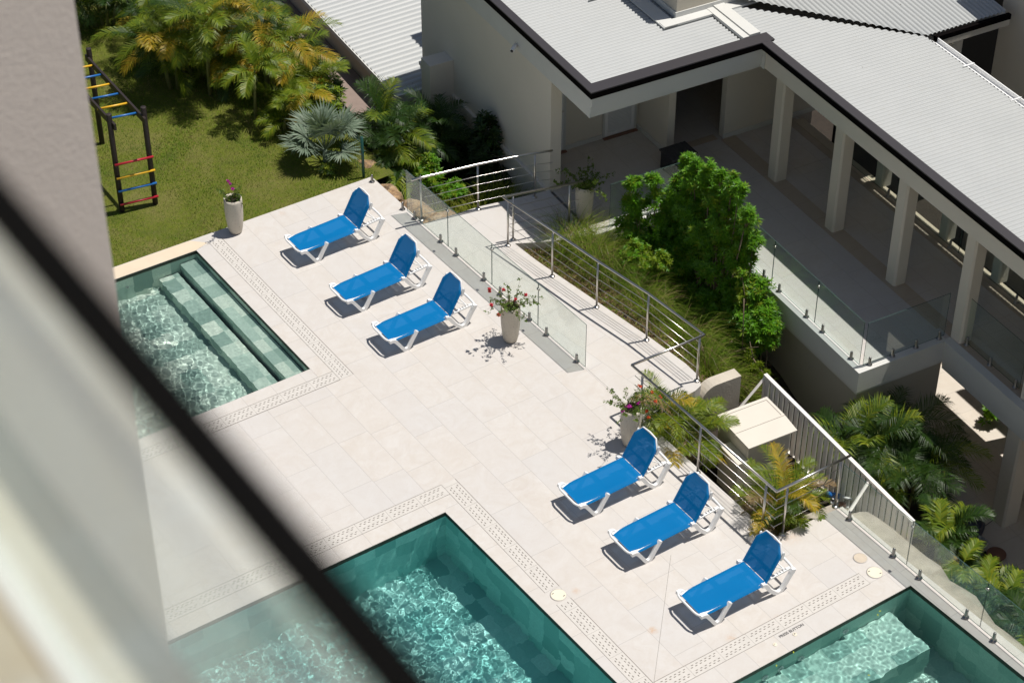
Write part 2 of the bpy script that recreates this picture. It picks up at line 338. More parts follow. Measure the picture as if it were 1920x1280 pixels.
def sling_mat():
    m, t, b = mat('blue_mesh_fabric'); out = t.nodes['Material Output']; p = wpos(t)
    n1 = noise_(t, p, 3, 3); L(t, mix(t, n1, (0.0005, 0.140, 0.365), (0.0008, 0.160, 0.405)), b.inputs['Base Color']); b.inputs['Roughness'].default_value = 0.65
    b.inputs['Specular IOR Level'].default_value = 0.08
    bump(t, noise_(t, p, 400, 1), 0.2, 0.002, b)
    tr = N(t, 'ShaderNodeBsdfTransparent'); mx = N(t, 'ShaderNodeMixShader'); mx.inputs[0].default_value = 0.06; tr.inputs[0].default_value = (0.30, 0.55, 1.0, 1)
    L(t, b.outputs[0], mx.inputs[1]); L(t, tr.outputs[0], mx.inputs[2]); L(t, mx.outputs[0], out.inputs[0]); return m
M['sling'] = sling_mat()
M['areca1'] = leaf_mat('areca_leaf_green', (0.07, 0.135, 0.010), (0.17, 0.235, 0.015), (0.32, 0.31, 0.02))
M['areca2'] = leaf_mat('areca_leaf_yellow', (0.28, 0.26, 0.02), (0.46, 0.33, 0.025), (0.52, 0.25, 0.02))
M['areca3'] = leaf_mat('areca_leaf_dark', (0.013, 0.040, 0.007), (0.028, 0.070, 0.010), (0.06, 0.115, 0.015))  # dark leaf green, lowered further to carry the lower court's shade
M['deadleaf'] = leaf_mat('dry_leaf', (0.14, 0.09, 0.045), (0.24, 0.16, 0.08), (0.33, 0.24, 0.13), trans=0.15)
M['silver'] = leaf_mat('silver_palm_leaf', (0.10, 0.15, 0.10), (0.18, 0.235, 0.17), (0.28, 0.33, 0.25), trans=0.2, rough=0.6)
M['shrub'] = leaf_mat('bright_shrub_leaf', (0.045, 0.16, 0.006), (0.12, 0.32, 0.010), (0.26, 0.50, 0.02), trans=0.4, gloss=0.5)
M['shrub2'] = leaf_mat('yellow_shrub_leaf', (0.10, 0.18, 0.010), (0.20, 0.30, 0.015), (0.34, 0.36, 0.03), trans=0.4)
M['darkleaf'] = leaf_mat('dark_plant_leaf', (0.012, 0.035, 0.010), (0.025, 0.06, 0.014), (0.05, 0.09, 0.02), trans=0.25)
M['fgrass'] = leaf_mat('fountain_grass_blade', (0.11, 0.18, 0.015), (0.22, 0.30, 0.03), (0.42, 0.42, 0.10), trans=0.4, rough=0.6, gloss=0.15)
M['fgrass2'] = leaf_mat('fountain_grass_green', (0.05, 0.11, 0.010), (0.11, 0.20, 0.015), (0.20, 0.28, 0.03), trans=0.4, rough=0.6, gloss=0.15)
M['plume'] = leaf_mat('grass_plume', (0.42, 0.32, 0.20), (0.55, 0.43, 0.28), (0.66, 0.55, 0.38), trans=0.4, rough=0.8)
M['bougleaf'] = leaf_mat('bougainvillea_leaf', (0.05, 0.10, 0.015), (0.10, 0.17, 0.025), (0.20, 0.25, 0.03), trans=0.3)
M['pinkfl'] = leaf_mat('red_pink_flower', (0.70, 0.02, 0.04), (0.75, 0.03, 0.10), (0.80, 0.08, 0.06), trans=0.3)
M['magfl'] = leaf_mat('magenta_flower', (0.45, 0.01, 0.38), (0.58, 0.02, 0.42), (0.66, 0.04, 0.30), trans=0.3)
M['redfl'] = leaf_mat('orange_red_flower', (0.75, 0.08, 0.04), (0.80, 0.12, 0.07), (0.70, 0.30, 0.03), trans=0.3)
# ------------------------------------------------------------------ setting
def sheet(name, outer, holes, z, m, depth=0.0, kind='structure', skirt=None):
    import bmesh
    bm = bmesh.new(); edges = []
    for loop in [outer]+holes:
        vs = [bm.verts.new((p[0], p[1], z)) for p in loop]
        for i in range(len(vs)): edges.append(bm.edges.new((vs[i], vs[(i+1) % len(vs)])))
    bmesh.ops.triangle_fill(bm, use_beauty=True, use_dissolve=False, edges=edges)
    for f in bm.faces:
        if f.normal.z < 0: f.normal_flip()
    if depth:
        n = len(outer)
        vt = list(bm.verts)[:n]; vb = [bm.verts.new((v.co.x, v.co.y, z-depth)) for v in vt]
        for i in range(n): bm.faces.new((vt[i], vt[(i+1) % n], vb[(i+1) % n], vb[i]))
        bmesh.ops.recalc_face_normals(bm, faces=bm.faces)
        if sum(f.normal.z*f.calc_area() for f in bm.faces) < 0: bmesh.ops.reverse_faces(bm, faces=bm.faces)
    me = bpy.data.meshes.new(name); bm.to_mesh(me); bm.free(); me.materials.append(m)
    o = bpy.data.objects.new(name, me); scene.collection.objects.link(o)
    if kind: o['kind'] = kind
    return o
P1 = [(9.0, 26.11), (13.38, 26.11), (13.355, 30.52), (9.0, 30.6)]
P2 = [(6.0, 11.0), (13.66, 11.0), (13.37, 21.56), (6.0, 21.52)]
P3 = [(14.35, 11.0), (18.86, 11.0), (18.66, 15.91), (14.35, 15.90)]
deck_outer = [(-2.3, 31.25), (17.52, 30.79), (17.52, 28.79), (17.56, 21.6), (17.56, 18.0), (18.98, 17.93), (19.0, 16.3), (19.12, 13.5), (19.3, 8), (19.3, -6), (-2.3, -6)]
sheet('pool_deck', deck_outer, [P1, P2, P3], 0.0, M['deck'], depth=0.32)
walk = [(17.524, 28.79), (18.23, 28.71), (18.77, 28.66), (19.27, 28.55), tuple(W(17.44, 30.15))[:2], tuple(W(17.44, 28.41))[:2], (19.3, 26.86), (18.64, 27.22), (18.68, 26.5), (18.75, 25.9), (18.9, 24.65), (19.06, 23.3), (19.13, 22.4), (19.11, 22.0), (18.98, 21.76), (18.8, 21.7), (17.564, 21.61)]
sheet('walkway', walk, [], 0.0, M['walk'], depth=0.28)
# coping and perforated drain strips, each one sheet a few millimetres proud
def strip(name, poly, z, m): 
    mb = MB(); mb.prism([tuple(p) for p in poly], z-0.003, z, bottom=False); return mb
def coping(name, poly, m):
    o = strip(name, poly, 0.004, m).build('pool_coping', m); o['kind'] = 'structure'; return o
coping('c', [(13.38, 25.81), (13.68, 25.81), (13.68, 30.62), (13.355, 30.52), (13.38, 26.11)], M['coping_y'])
coping('c', [(9.0, 25.81), (13.376, 25.81), (13.376, 26.106), (9.0, 26.106)], M['coping_x'])
coping('c', [(9.0, 30.604), (13.355, 30.524), (13.65, 30.62), (13.4, 30.872), (9.0, 30.96)], plain('lawn_side_coping', (0.66, 0.55, 0.41), 0.7, var=0.12, scale=2.5))
coping('c', [(13.37, 21.56), (13.68, 21.89), (13.69, 16.3), (13.83, 11.0), (13.664, 11.0)], M['coping_y'])
coping('c', [(6.0, 21.89), (13.68, 21.894), (13.37, 21.564), (6.0, 21.524)], M['coping_x'])
coping('c', [(14.35, 16.31), (18.3, 16.31), (18.62, 16.31), (18.66, 15.914), (14.35, 15.904)], M['coping_x'])
def drain(label, runs):
    """runs: (x0,y0,x1,y1) strips 0.27 wide, slots along the long side"""
    t = thing('drain_grate', label, 'drain', (runs[0][0], runs[0][1], 0))
    mb = MB(); sl_ = MB()
    for x0, y0, x1, y1, ax in runs:
        mb.box((x0, y0, 0.0005), (x1, y1, 0.0052))
        ln = (y1-y0) if ax == 'y' else (x1-x0)
        nt_ = int(ln/0.595)+1
        for k in range(nt_):
            s0 = k*0.595
            for r_, off in ((0.052, 0), (0.092, 0.034), (0.172, 0), (0.212, 0.034)):
                for q in range(6):
                    a = s0+0.045+off+q*0.087
                    if a+0.042 > ln-0.02: continue
                    if ax == 'y': sl_.box((x0+r_, y0+a, 0.0055), (x0+r_+0.012, y0+a+0.037, 0.0075))
                    else: sl_.box((x0+a, y0+r_, 0.0055), (x0+a+0.037, y0+r_+0.012, 0.0075))
            if ax == 'y' and s0 > 0: sl_.box((x0, y0+s0, 0.0054), (x1, y0+s0+0.003, 0.0058))
            elif s0 > 0: sl_.box((x0+s0, y0, 0.0054), (x0+s0+0.003, y1, 0.0058))
        if ax == 'y': sl_.box((x1, y0, 0.003), (x1+0.009, y1, 0.0062)); sl_.box((x0-0.006, y0, 0.003), (x0, y1, 0.0062))
        else: sl_.box((x0, y1, 0.003), (x1, y1+0.008, 0.0062)); sl_.box((x0, y0-0.006, 0.003), (x1, y0, 0.0062))
    mb.build('grate', M['drainstone'], t); sl_.build('slots', M['slot'], t)
M['slot'] = plain('slot_shadow_gap', (0.15, 0.13, 0.11), 0.9)
M['drainstone'] = plain('drain_stone', (0.565, 0.535, 0.495), 0.65, var=0.12, scale=7)
drain('perforated stone drain strip bending around the stepped pool', [(13.68, 25.54, 13.95, 30.6, 'y'), (9.0, 25.54, 13.674, 25.81, 'x')])
drain('perforated stone drain strip bending around the large deep pool', [(13.68, 19.08, 13.95, 22.16, 'y'), (13.68, 12.0, 13.95, 18.76, 'y'), (6.0, 21.89, 13.674, 22.16, 'x')])
drain('perforated stone drain strip along the small pool with a bench', [(13.98, 16.31, 18.15, 16.58, 'x')])
# mitre joint across the paving at the drain corner
mj = MB(); a = at(1258, 1040); b_ = at(1226, 1279)
d_ = (b_-a).normalized(); s_ = Vector((-d_.y, d_.x, 0))*0.0022
mj.add([a+s_+Vector((0, 0, .002)), b_+s_+Vector((0, 0, .002)), b_-s_+Vector((0, 0, .002)), a-s_+Vector((0, 0, .002))], [(0, 1, 2, 3)])
o = mj.build('paving_joint', M['slot']); o['kind'] = 'structure'

def basin(P, depth, extra=None, tm='pool_tile'):
    """P = 4 corners ccw"""
    mb = MB(); n = 4
    # waterline band then walls then floor
    for i in range(n):
        a = Vector((*P[i], 0)); c = Vector((*P[(i+1) % n], 0))
        mb.add([(a.x, a.y, -0.001), (c.x, c.y, -0.001), (c.x, c.y, -0.11), (a.x, a.y, -0.11)], [(0, 1, 2, 3)], 1)
        mb.add([(a.x, a.y, -0.11), (c.x, c.y, -0.11), (c.x, c.y, -depth), (a.x, a.y, -depth)], [(0, 1, 2, 3)], 0)
    mb.add([(p[0], p[1], -depth) for p in P], [(0, 1, 2, 3)], 0)
    for a, c in (extra or []): mb.box(a, c, 0)
    o = mb.build('pool_basin', [M[tm], M['pool_rim']]); o['kind'] = 'structure'
    o.cycles.is_caustics_receiver = True
    return o
basin(P1, 0.95, [((12.98, 26.112, -0.94), (13.345, 30.50, -0.28)), ((12.50, 26.112, -0.94), (12.90, 30.50, -0.58))])
bs2 = basin(P2, 1.55, None, 'pool_tile_deep')
basin(P3, 1.45, [((14.352, 14.95, -1.44), (18.25, 15.899, -0.55))], 'pool_tile_small')
def water(P, level, res, col, seed, rms, lmin, lmax, name, nw=70, aniso=0.0, dirn=0.0, calm=None):
    rs = np.random.RandomState(seed)
    (x0, y0), (x1, y1), (x2, y2), (x3, y3) = P
    nx = int((max(x1, x2)-x0)/res); ny = int((y2-y1)/res)
    s = np.linspace(0, 1, nx); t = np.linspace(0, 1, ny); S, TT = np.meshgrid(s, t)
    X = (1-TT)*((1-S)*x0+S*x1)+TT*((1-S)*x3+S*x2); Y = (1-TT)*((1-S)*y0+S*y1)+TT*((1-S)*y3+S*y2)
    Z = np.zeros_like(X); tot = 0
    for k in range(nw):
        lam = lmin*(lmax/lmin)**rs.rand(); th = dirn+(rs.randn()*(1.0-aniso) if aniso else rs.rand()*6.283)
        kk = 2*math.pi/lam; sl_ = rms*math.sqrt(2.0/nw); A = sl_/kk
        wob = 0.6*np.sin(0.9*X+rs.rand()*6.28)+0.6*np.sin(0.8*Y+rs.rand()*6.28)
        Z += A*np.sin(kk*(X*math.cos(th)+Y*math.sin(th))+rs.rand()*6.28+wob*1.5)
    if calm: Z *= 1-0.75*np.clip((X-calm[0])/(calm[1]-calm[0]), 0, 1)
    V = np.stack([X, Y, Z+level], -1).reshape(-1, 3)
    idx = np.arange(nx*ny).reshape(ny, nx)
    F = np.stack([idx[:-1, :-1], idx[:-1, 1:], idx[1:, 1:], idx[1:, :-1]], -1).reshape(-1, 4)
    me = bpy.data.meshes.new(name); me.vertices.add(len(V)); me.vertices.foreach_set('co', V.ravel())
    me.loops.add(F.size); me.loops.foreach_set('vertex_index', F.ravel()); me.polygons.add(len(F))
    me.polygons.foreach_set('loop_start', np.arange(0, F.size, 4)); me.polygons.foreach_set('loop_total', np.full(len(F), 4))
    me.update(calc_edges=True); me.polygons.foreach_set('use_smooth', np.ones(len(F), bool))
    me.materials.append(water_mat(name+'_surface', col))
    o = bpy.data.objects.new('pool_water', me); scene.collection.objects.link(o); o['kind'] = 'structure'
    o.cycles.is_caustics_caster = True
    return o
water(P1, -0.045, 0.018, (0.97, 0.995, 0.985), 3, 0.075, 0.06, 0.30, 'pool_water_a', calm=(12.0, 12.7))
water(P2, -0.045, 0.018, (0.87, 0.99, 0.985), 5, 0.065, 0.06, 0.40, 'pool_water_b')
water(P3, -0.045, 0.018, (0.92, 0.995, 0.985), 9, 0.060, 0.07, 0.45, 'pool_water_c')
# ------------------------------------------------------------------ grounds
def grid_sheet(name, x0, x1, y0, y1, step, zf, m, keep=None, kind='structure'):
    nx = int((x1-x0)/step)+1; ny = int((y1-y0)/step)+1; mb = MB(); idx = {}
    for j in range(ny+1):
        for i in range(nx+1):
            x = x0+i*step; y = y0+j*step; idx[i, j] = len(mb.v); mb.v.append((x, y, zf(x, y)))
    for j in range(ny):
        for i in range(nx):
            x = x0+(i+.5)*step; y = y0+(j+.5)*step
            if keep and not keep(x, y): continue
            mb.f.append([idx[i, j], idx[i+1, j], idx[i+1, j+1], idx[i, j+1]]); mb.m.append(0); mb.sm.append(True)
    o = mb.build(name, m)
    if kind: o['kind'] = kind
    return o
def smooth(a, b, x): t = max(0, min(1, (x-a)/(b-a))); return t*t*(3-2*t)
def garden_z(x, y):
    z = -0.035-1.0*smooth(17.55, 18.6, x)
    if y > 34: z = -0.035-1.0*smooth(17.8+(y-34)*0.25, 18.9+(y-34)*0.1, x)
    z += 0.02*noise.noise((x*0.8, y*0.8, 0))
    return z
grid_sheet('lawn', -30, 17.6, 30.68, 75, 0.4, lambda x, y: -0.035+0.02*noise.noise((x*0.8, y*0.8, 0)), M['lawn'])
grid_sheet('planting_bed', 17.5, 20.6, 28.3, 52, 0.25, lambda x, y: -0.12-1.1*smooth(17.5, 18.4, x)+0.05*noise.noise((x*2, y*2, 3)), M['soil'])
o = MB(); o.add([(-300, -300, -3.06), (500, -300, -3.06), (500, 500, -3.06), (-300, 500, -3.06)], [(0, 1, 2, 3)]); o = o.build('ground', M['soil']); o['kind'] = 'structure'
# planting bed between the walkway and the terrace wall, falling towards the terrace
def bedz(x, y):
    u, v = Bf((x, y)); z = -0.22-1.5*smooth(16.9, 18.9, u)-0.5*smooth(25.5, 23, v); return z+0.05*noise.noise((x*2, y*2, 1))
grid_sheet('planting_bed', 17.3, 22.0, 21.6, 27.4, 0.2, bedz, M['soil'], keep=lambda x, y: Bf((x, y))[0] < 19.6 and Bf((x, y))[1] < 28.4)
def lowbedz(x, y):
    u, v = Bf((x, y)); return -1.15-0.1*noise.noise((x*1.5, y*1.5, 2))
grid_sheet('planting_bed', 17.3, 20.9, 17.6, 21.9, 0.2, lowbedz, M['soil'], keep=lambda x, y: Bf((x, y))[0] < 18.05)
# lower court paving and path
mb = MB(); mb.add([W(20.9, 8, -2.95), W(22.4, 8, -2.95), W(22.4, 30, -2.95), W(20.9, 30, -2.95)], [(0, 1, 2, 3)])
mb.add([W(22.4, 8, -2.946), W(24.3, 8, -2.946), W(24.3, 30, -2.946), W(22.4, 30, -2.946)], [(0, 1, 2, 3)])
o = mb.build('lower_path', M['lower_paving']); o['kind'] = 'structure'
# retaining wall below the pool deck on the court side
mb = MB(); mb.prism([(17.3, 21.9), (17.5, 21.9), (17.5, 17.85), (18.9, 17.80), (19.2, 8), (19.0, 8), (18.7, 17.6), (17.3, 17.65)], -3.1, -0.34)
tag(mb.build('retaining_wall', M['wall_warm']), 'pale retaining wall carrying the edge of the pool deck', 'wall')
mb = MB(); mb.prism([(17.62, 21.66), (18.75, 21.66), (19.02, 21.95), (18.98, 22.4), (18.9, 23.3), (18.75, 24.6), (18.6, 25.9), (18.5, 27.1), (18.3, 27.0), (18.5, 24.5), (18.7, 22.2), (17.62, 21.85)], -3.0, -0.29)
tag(mb.build('retaining_wall', M['wall_warm']), 'curved wall under the edge of the walkway beside the grass bed', 'wall')
# ------------------------------------------------------------------ villa with loggia
villa = thing('villa_building', 'cream villa with corrugated white roof, dark eaves and open column loggia', 'building', W(21.6, 24, 0))
ROOFSHIFT = W(-0.08, -0.14, 0.10)
def vp(name, mb, m, par=None): 
    if name in ('roof', 'eaves_cap', 'eaves_black_face', 'fascia', 'loggia_beam', 'roof_flashing', 'soffit', 'stair_tower', 'tower_flashing', 'gutter', 'gutter_strap', 'rear_fascia', 'rear_beam'):
        mb.v = [(a+ROOFSHIFT.x, b+ROOFSHIFT.y, c+ROOFSHIFT.z) for a, b, c in mb.v]
    o = mb.build(name, m, villa) if par is None else mb.build(name, m)
    if par is not None:
        o.parent = par; o.location = -villa.location
    return o
mb = MB()
mb.ubox(17.50, 28.41, -0.42, 23.48, 30.2, 0.0); mb.ubox(17.50, 30.202, -0.42, 24.0, 35.9, 0.0); mb.ubox(19.56, 22.43, -0.42, 23.48, 28.405, 0.0)
mb.ubox(21.5, 6, -0.42, 23.48, 22.425, 0.0)
vp('floor_slab', mb, [M['terrace']])
mb = MB()      # white slab edge mouldings
mb.ubox(19.50, 22.37, -0.45, 19.557, 28.405, 0.012); mb.ubox(19.557, 22.37, -0.45, 21.5, 22.427, 0.012)
mb.ubox(17.45, 28.35, -0.30, 19.50, 28.407, 0.012); mb.ubox(21.44, 6, -0.45, 21.497, 22.37, 0.012); mb.ubox(23.482, 6, -0.45, 23.53, 29.9, 0.012)
mb.ubox(19.557, 22.428, 0.001, 19.68, 28.40, 0.012); mb.ubox(19.68, 22.428, 0.001, 21.5, 22.54, 0.012); mb.ubox(21.498, 6, 0.001, 21.62, 22.427, 0.012)
mb.ubox(17.502, 28.412, 0.001, 19.55, 28.52, 0.01)
vp('slab_edge', mb, M['trim_white'])
mb = MB(); mb.ubox(23.30, 6, 0.0145, 23.53, 29.9, 0.02); vp('rear_ledge', mb, M['rear_ledge'])
mb = MB(); mb.ubox(21.55, 22.75, 0.001, 21.90, 30.05, 0.006); mb.ubox(21.62, 6, 0.001, 21.90, 22.74, 0.006); mb.ubox(20.4, 30.1, 0.001, 21.5, 30.3, 0.006)
mb.ubox(23.15, 6, 0.001, 23.40, 30.0, 0.006)
vp('floor_border', mb, M['terrace_band'])
mb = MB()      # walls upper storey
mb.ubox(17.47, 30.17, -3.1, 17.72, 35.9, 2.62)            # long blank side wall
mb.ubox(17.72, 31.3, 0.0, 20.25, 31.5, 2.62); mb.ubox(20.25, 30.15, 0.0, 20.42, 34.7, 2.62)
mb.ubox(21.62, 30.08, 0.0, 24.1, 30.25, 2.62); mb.ubox(20.42, 34.5, 0, 24.1, 34.7, 2.62); mb.ubox(24.0, 30.25, 0, 24.2, 34.5, 2.62)
mb.ubox(20.42, 30.15, 2.15, 21.62, 30.25, 2.62); mb.ubox(17.72, 35.7, -3.1, 24.2, 35.9, 2.62)
vp('wall', mb, M['wall_paint'])
mb = MB(); mb.ubox(17.40, 30.12, -0.10, 17.468, 35.95, -0.02); mb.ubox(17.43, 30.12, -0.20, 17.466, 35.95, -0.102)
mb.ubox(17.474, 30.10, -0.02, 17.70, 30.168, 0.10)
vp('string_course', mb, M['wall_paint'])
mb = MB()
for a in ((18.48, 31.27, 19.36, 31.298), (20.22, 30.16, 20.248, 31.3), (21.60, 30.05, 24.1, 30.078)): mb = MB(); mb.ubox(a[0], a[1], 0.001, a[2], a[3], 0.10); vp('skirting', mb, M['trim_white'])
mb = MB(); mb.ubox(16.90, 34.38, -3.1, 17.468, 34.80, 0.82)
vp('pier', mb, M['wall_paint'])
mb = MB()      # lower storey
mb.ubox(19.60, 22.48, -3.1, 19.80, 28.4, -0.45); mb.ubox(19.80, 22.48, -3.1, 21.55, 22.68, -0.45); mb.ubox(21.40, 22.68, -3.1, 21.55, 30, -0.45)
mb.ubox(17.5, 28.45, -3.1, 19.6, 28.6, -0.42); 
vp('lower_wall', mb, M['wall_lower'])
mb = MB(); mb.ubox(19.57, 22.45, -0.58, 19.598, 28.4, -0.452); mb.ubox(19.60, 22.452, -0.58, 21.55, 22.478, -0.452); mb.ubox(21.47, 6, -0.62, 21.52, 22.36, -0.452)
vp('wall_moulding', mb, M['trim_white'])
mb = MB(); mb.ubox(21.50, 6, -0.60, 21.80, 22.4, -0.425); mb.ubox(23.3, 6, -0.60, 23.59, 30, -0.425)
vp('floor_beam', mb, M['wall_paint'])
def column(u, v, z0, z1, w=0.15):
    mb = MB(); ch = 0.035
    pts = [(-w, -w+ch), (-w+ch, -w), (w-ch, -w), (w, -w+ch), (w, w-ch), (w-ch, w), (-w+ch, w), (-w, w-ch)]
    mb.prism([tuple(W(u+a, v+b))[:2] for a, b in pts], z0, z1); return mb
for k in range(9): vp('column', column(21.78, 28.32-2.0*k, 0.007, 2.655), M['wall_paint'])
for v in (27.1, 25.0, 23.4, 21.4, 19.4, 17.4, 15.4, 13.4): vp('column', column(23.55, v, 0.015, 2.69, 0.13), M['wall_paint'])
for v in (20.35, 16.3, 12.3): vp('column', column(21.75, v, -3.0, -0.60, 0.19), M['wall_paint'])
for v in (21.9, 18.3, 14.3): vp('column', column(23.45, v, -3.0, -0.60, 0.19), M['wall_warm'])
# fascia and beams
mb = MB()
mb.ubox(21.40, 6, 2.56, 21.60, 28.60, 2.98); mb.ubox(21.6, 6, 2.57, 21.98, 28.6, 2.97)
vp('loggia_beam', mb, M['wall_paint'])
mb = MB()
mb.ubox(17.50, 28.68, 2.78, 21.396, 28.80, 2.99); mb.ubox(17.50, 28.72, 2.60, 21.396, 28.80, 2.777); mb.ubox(17.50, 28.76, 2.50, 21.396, 28.80, 2.597)
mb.ubox(17.50, 28.803, 2.50, 17.60, 35.9, 2.99); mb.ubox(21.40, 28.61, 2.52, 21.5, 28.80, 2.98)
vp('fascia', mb, M['trim_white'])
mb = MB(); mb.ubox(17.6, 28.81, 2.66, 24.2, 35.9, 2.70); mb.ubox(21.985, 6, 2.60, 24.15, 28.8, 2.64)
vp('soffit', mb, M['wall_paint'])
def corr(u0, u1, v0, v1, z0, z1, along='u', period=0.105, amp=0.032, step=12, clip=None):
    """corrugated sheet: ridges run along `along`; z0 at start, z1 at end of that axis"""
    mb = MB(); a0, a1, b0, b1 = (u0, u1, v0, v1) if along == 'u' else (v0, v1, u0, u1)
    n = int((b1-b0)/period*step); vs = []; 
    for i in range(n+1):
        b = b0+(b1-b0)*i/n; ph = ((b-b0)/period) % 1.0; h = -amp*math.exp(-((ph-.5)/.23)**2)
        s, e = a0, a1
        if clip: s, e = clip(b, s, e)
        for a, z in ((s, z0+(z1-z0)*(s-a0)/(a1-a0)), (e, z0+(z1-z0)*(e-a0)/(a1-a0))):
            vs.append(W(a, b, z+h) if along == 'u' else W(b, a, z+h))
    fs = [(2*i, 2*i+1, 2*i+3, 2*i+2) for i in range(n)]
    mb.add(vs, fs, 0, True); return mb
vp('roof', corr(17.62, 21.05, 28.93, 36.1, 3.10, 3.10, 'u'), M['roof'])
# hip: the loggia roof meets the rear roof on a diagonal
def clipB(b, s, e): return (s, e)
vp('roof', corr(21.48, 24.33, 6, 30.2, 3.13, 3.09, 'u', clip=lambda b, s, e: (s, e if b < 27.38 else max(s+0.02, e-(b-27.38)*0.97))), M['roof'])
vp('roof', corr(21.3, 26.35, 27.38, 36, 3.11, 3.75, 'v', clip=lambda b, s, e: (s if b > 24.36 else s+(24.36-b)*1.03, e)), M['roof'])
vp('roof', corr(19.2, 21.25, 31.7, 37.5, 3.12, 3.2, 'u'), M['roof'])
mb = MB()
mb.ubox(17.44, 28.62, 3.125, 21.60, 28.92, 3.15); mb.ubox(17.44, 28.922, 3.125, 17.62, 36.1, 3.15); mb.ubox(21.30, 6, 3.125, 21.50, 28.618, 3.15)
vp('eaves_cap', mb, M['dark_cap'])
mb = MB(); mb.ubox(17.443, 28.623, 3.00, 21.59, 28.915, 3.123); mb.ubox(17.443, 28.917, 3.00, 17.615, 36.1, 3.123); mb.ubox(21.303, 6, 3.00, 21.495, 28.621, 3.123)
vp('eaves_black_face', mb, M['black_gap'])  # solid black front face below the cap
mb = MB(); mb.ubox(21.07, 28.93, 3.09, 21.22, 30.25, 3.16); mb.ubox(21.222, 28.93, 3.10, 21.47, 30.4, 3.19); mb.ubox(19.95, 30.02, 3.11, 23.4, 30.24, 3.15)
mb.ubox(19.93, 30.02, 3.11, 20.25, 35, 3.14)
vp('roof_flashing', mb, M['trim_white'])
mb = MB(); mb.ubox(20.36, 30.26, 3.05, 26.5, 36.1, 4.9); 
vp('stair_tower', mb, M['wall_warm'])
mb = MB(); mb.ubox(20.33, 30.235, 3.12, 26.5, 30.258, 3.26); mb.ubox(20.335, 30.258, 3.12, 20.358, 35, 3.26)
vp('tower_flashing', mb, M['trim_white'])
# rear gutter with straps
g = MB(); g.ubox(24.36, 6, 2.98, 24.50, 27.2, 3.0); g.ubox(24.35, 6, 2.98, 24.362, 27.2, 3.07); g.ubox(24.488, 6, 2.98, 24.51, 27.2, 3.09)
gut = vp('gutter', g, M['plastic_white'])
for v in (26.1, 24.7, 23.3, 21.9): g = MB(); g.ubox(24.25, v-.015, 3.095, 24.51, v+.015, 3.107); vp('gutter_strap', g, M['plastic_white'], gut)
mb = MB(); mb.ubox(24.53, 27.28, 2.95, 26.4, 27.37, 3.06); vp('rear_fascia', mb, M['black_gap'])
mb = MB(); mb.ubox(24.25, 27.4, 2.72, 26.5, 27.6, 2.93); vp('rear_beam', mb, M['wall_paint'])
for u in (25.3,): vp('column', column(u, 27.6, -0.0, 2.70, 0.16), M['wall_paint'])
mb = MB(); mb.ubox(24.3, 27.3, -0.3, 26.5, 30.2, -0.01); vp('rear_terrace', mb, M['rear_shade_dark']); mb = MB(); mb.ubox(24.3, 29.6, -3.2, 36, 29.8, 2.9); vp("rear_wall", mb, M["rear_shade_dark"])  # floor and backdrop wall coloured dark as shade under the rear roof
# doors
def louvre_door(u0, u1, v, z1=2.05):
    mb = MB(); mb.ubox(u0-.05, v-.035, 0.002, u0, v, z1+.05); mb.ubox(u1, v-.035, 0.002, u1+.05, v, z1+.05); mb.ubox(u0, v-.035, z1, u1, v, z1+.05)
    f = vp('door_frame', mb, M['trim_white'])
    mb = MB(); mb.ubox(u0, v-.03, 0.03, u0+.07, v-.004, z1); mb.ubox(u1-.07, v-.03, 0.03, u1, v-.004, z1)
    for z in (0.03, 0.95, z1-.09): mb.ubox(u0+.07, v-.03, z, u1-.07, v-.004, z+.09)
    z = 0.13
    while z < z1-.1:
        if not 0.92 < z < 1.02: mb.ubox(u0+.07, v-.026, z, u1-.07, v-.010, z+.026)
        z += 0.038
    d = vp('louvred_door', mb, M['plastic_white'])
    mb = MB(); mb.tube([W(u1-.035, v-.03, 1.0), W(u1-.035, v-.075, 1.0), W(u1-.12, v-.075, 1.0)], 0.008, 6); vp('handle', mb, M['steel'], d)
    mb = MB(); mb.ubox(u0-.05, v-.12, 0.002, u1+.05, v-.036, 0.02); vp('door_sill', mb, M['red_tile'])
louvre_door(17.80, 18.42, 31.3); louvre_door(19.42, 20.14, 31.3)
mb = MB(); mb.ubox(22.9, 30.06, 0.42, 23.12, 30.079, 0.54); vp('wall_socket', mb, M['trim_white'])
mb = MB(); mb.ubox(20.30, 29.95, 2.30, 21.2, 30.08, 2.42); vp('ceiling_lamp', mb, M['plastic_white'])
wc = thing('woven_chest', 'dark woven chest standing in the shade at the porch corner', 'chest', at(1270, 318))
c_ = Bf(at(1270, 318)); mb = MB(); mb.ubox(c_[0]-.28, c_[1]-.22, .02, c_[0]+.28, c_[1]+.22, .42); mb.build('chest_body', M['black_plastic'], wc)
mb = MB(); mb.ubox(c_[0]-.31, c_[1]-.25, .421, c_[0]+.31, c_[1]+.25, .46)
mb.build('lid', plain('woven_lid', (.05, .05, .055), .7, var=.6, scale=30), wc)
for k in range(7): mb = MB(); mb.ubox(c_[0]-.30+.1*k-.006, c_[1]-.245, .4605, c_[0]-.30+.1*k+.006, c_[1]+.245, .468); mb.build('weave_strip', M['dark_cap'], wc)
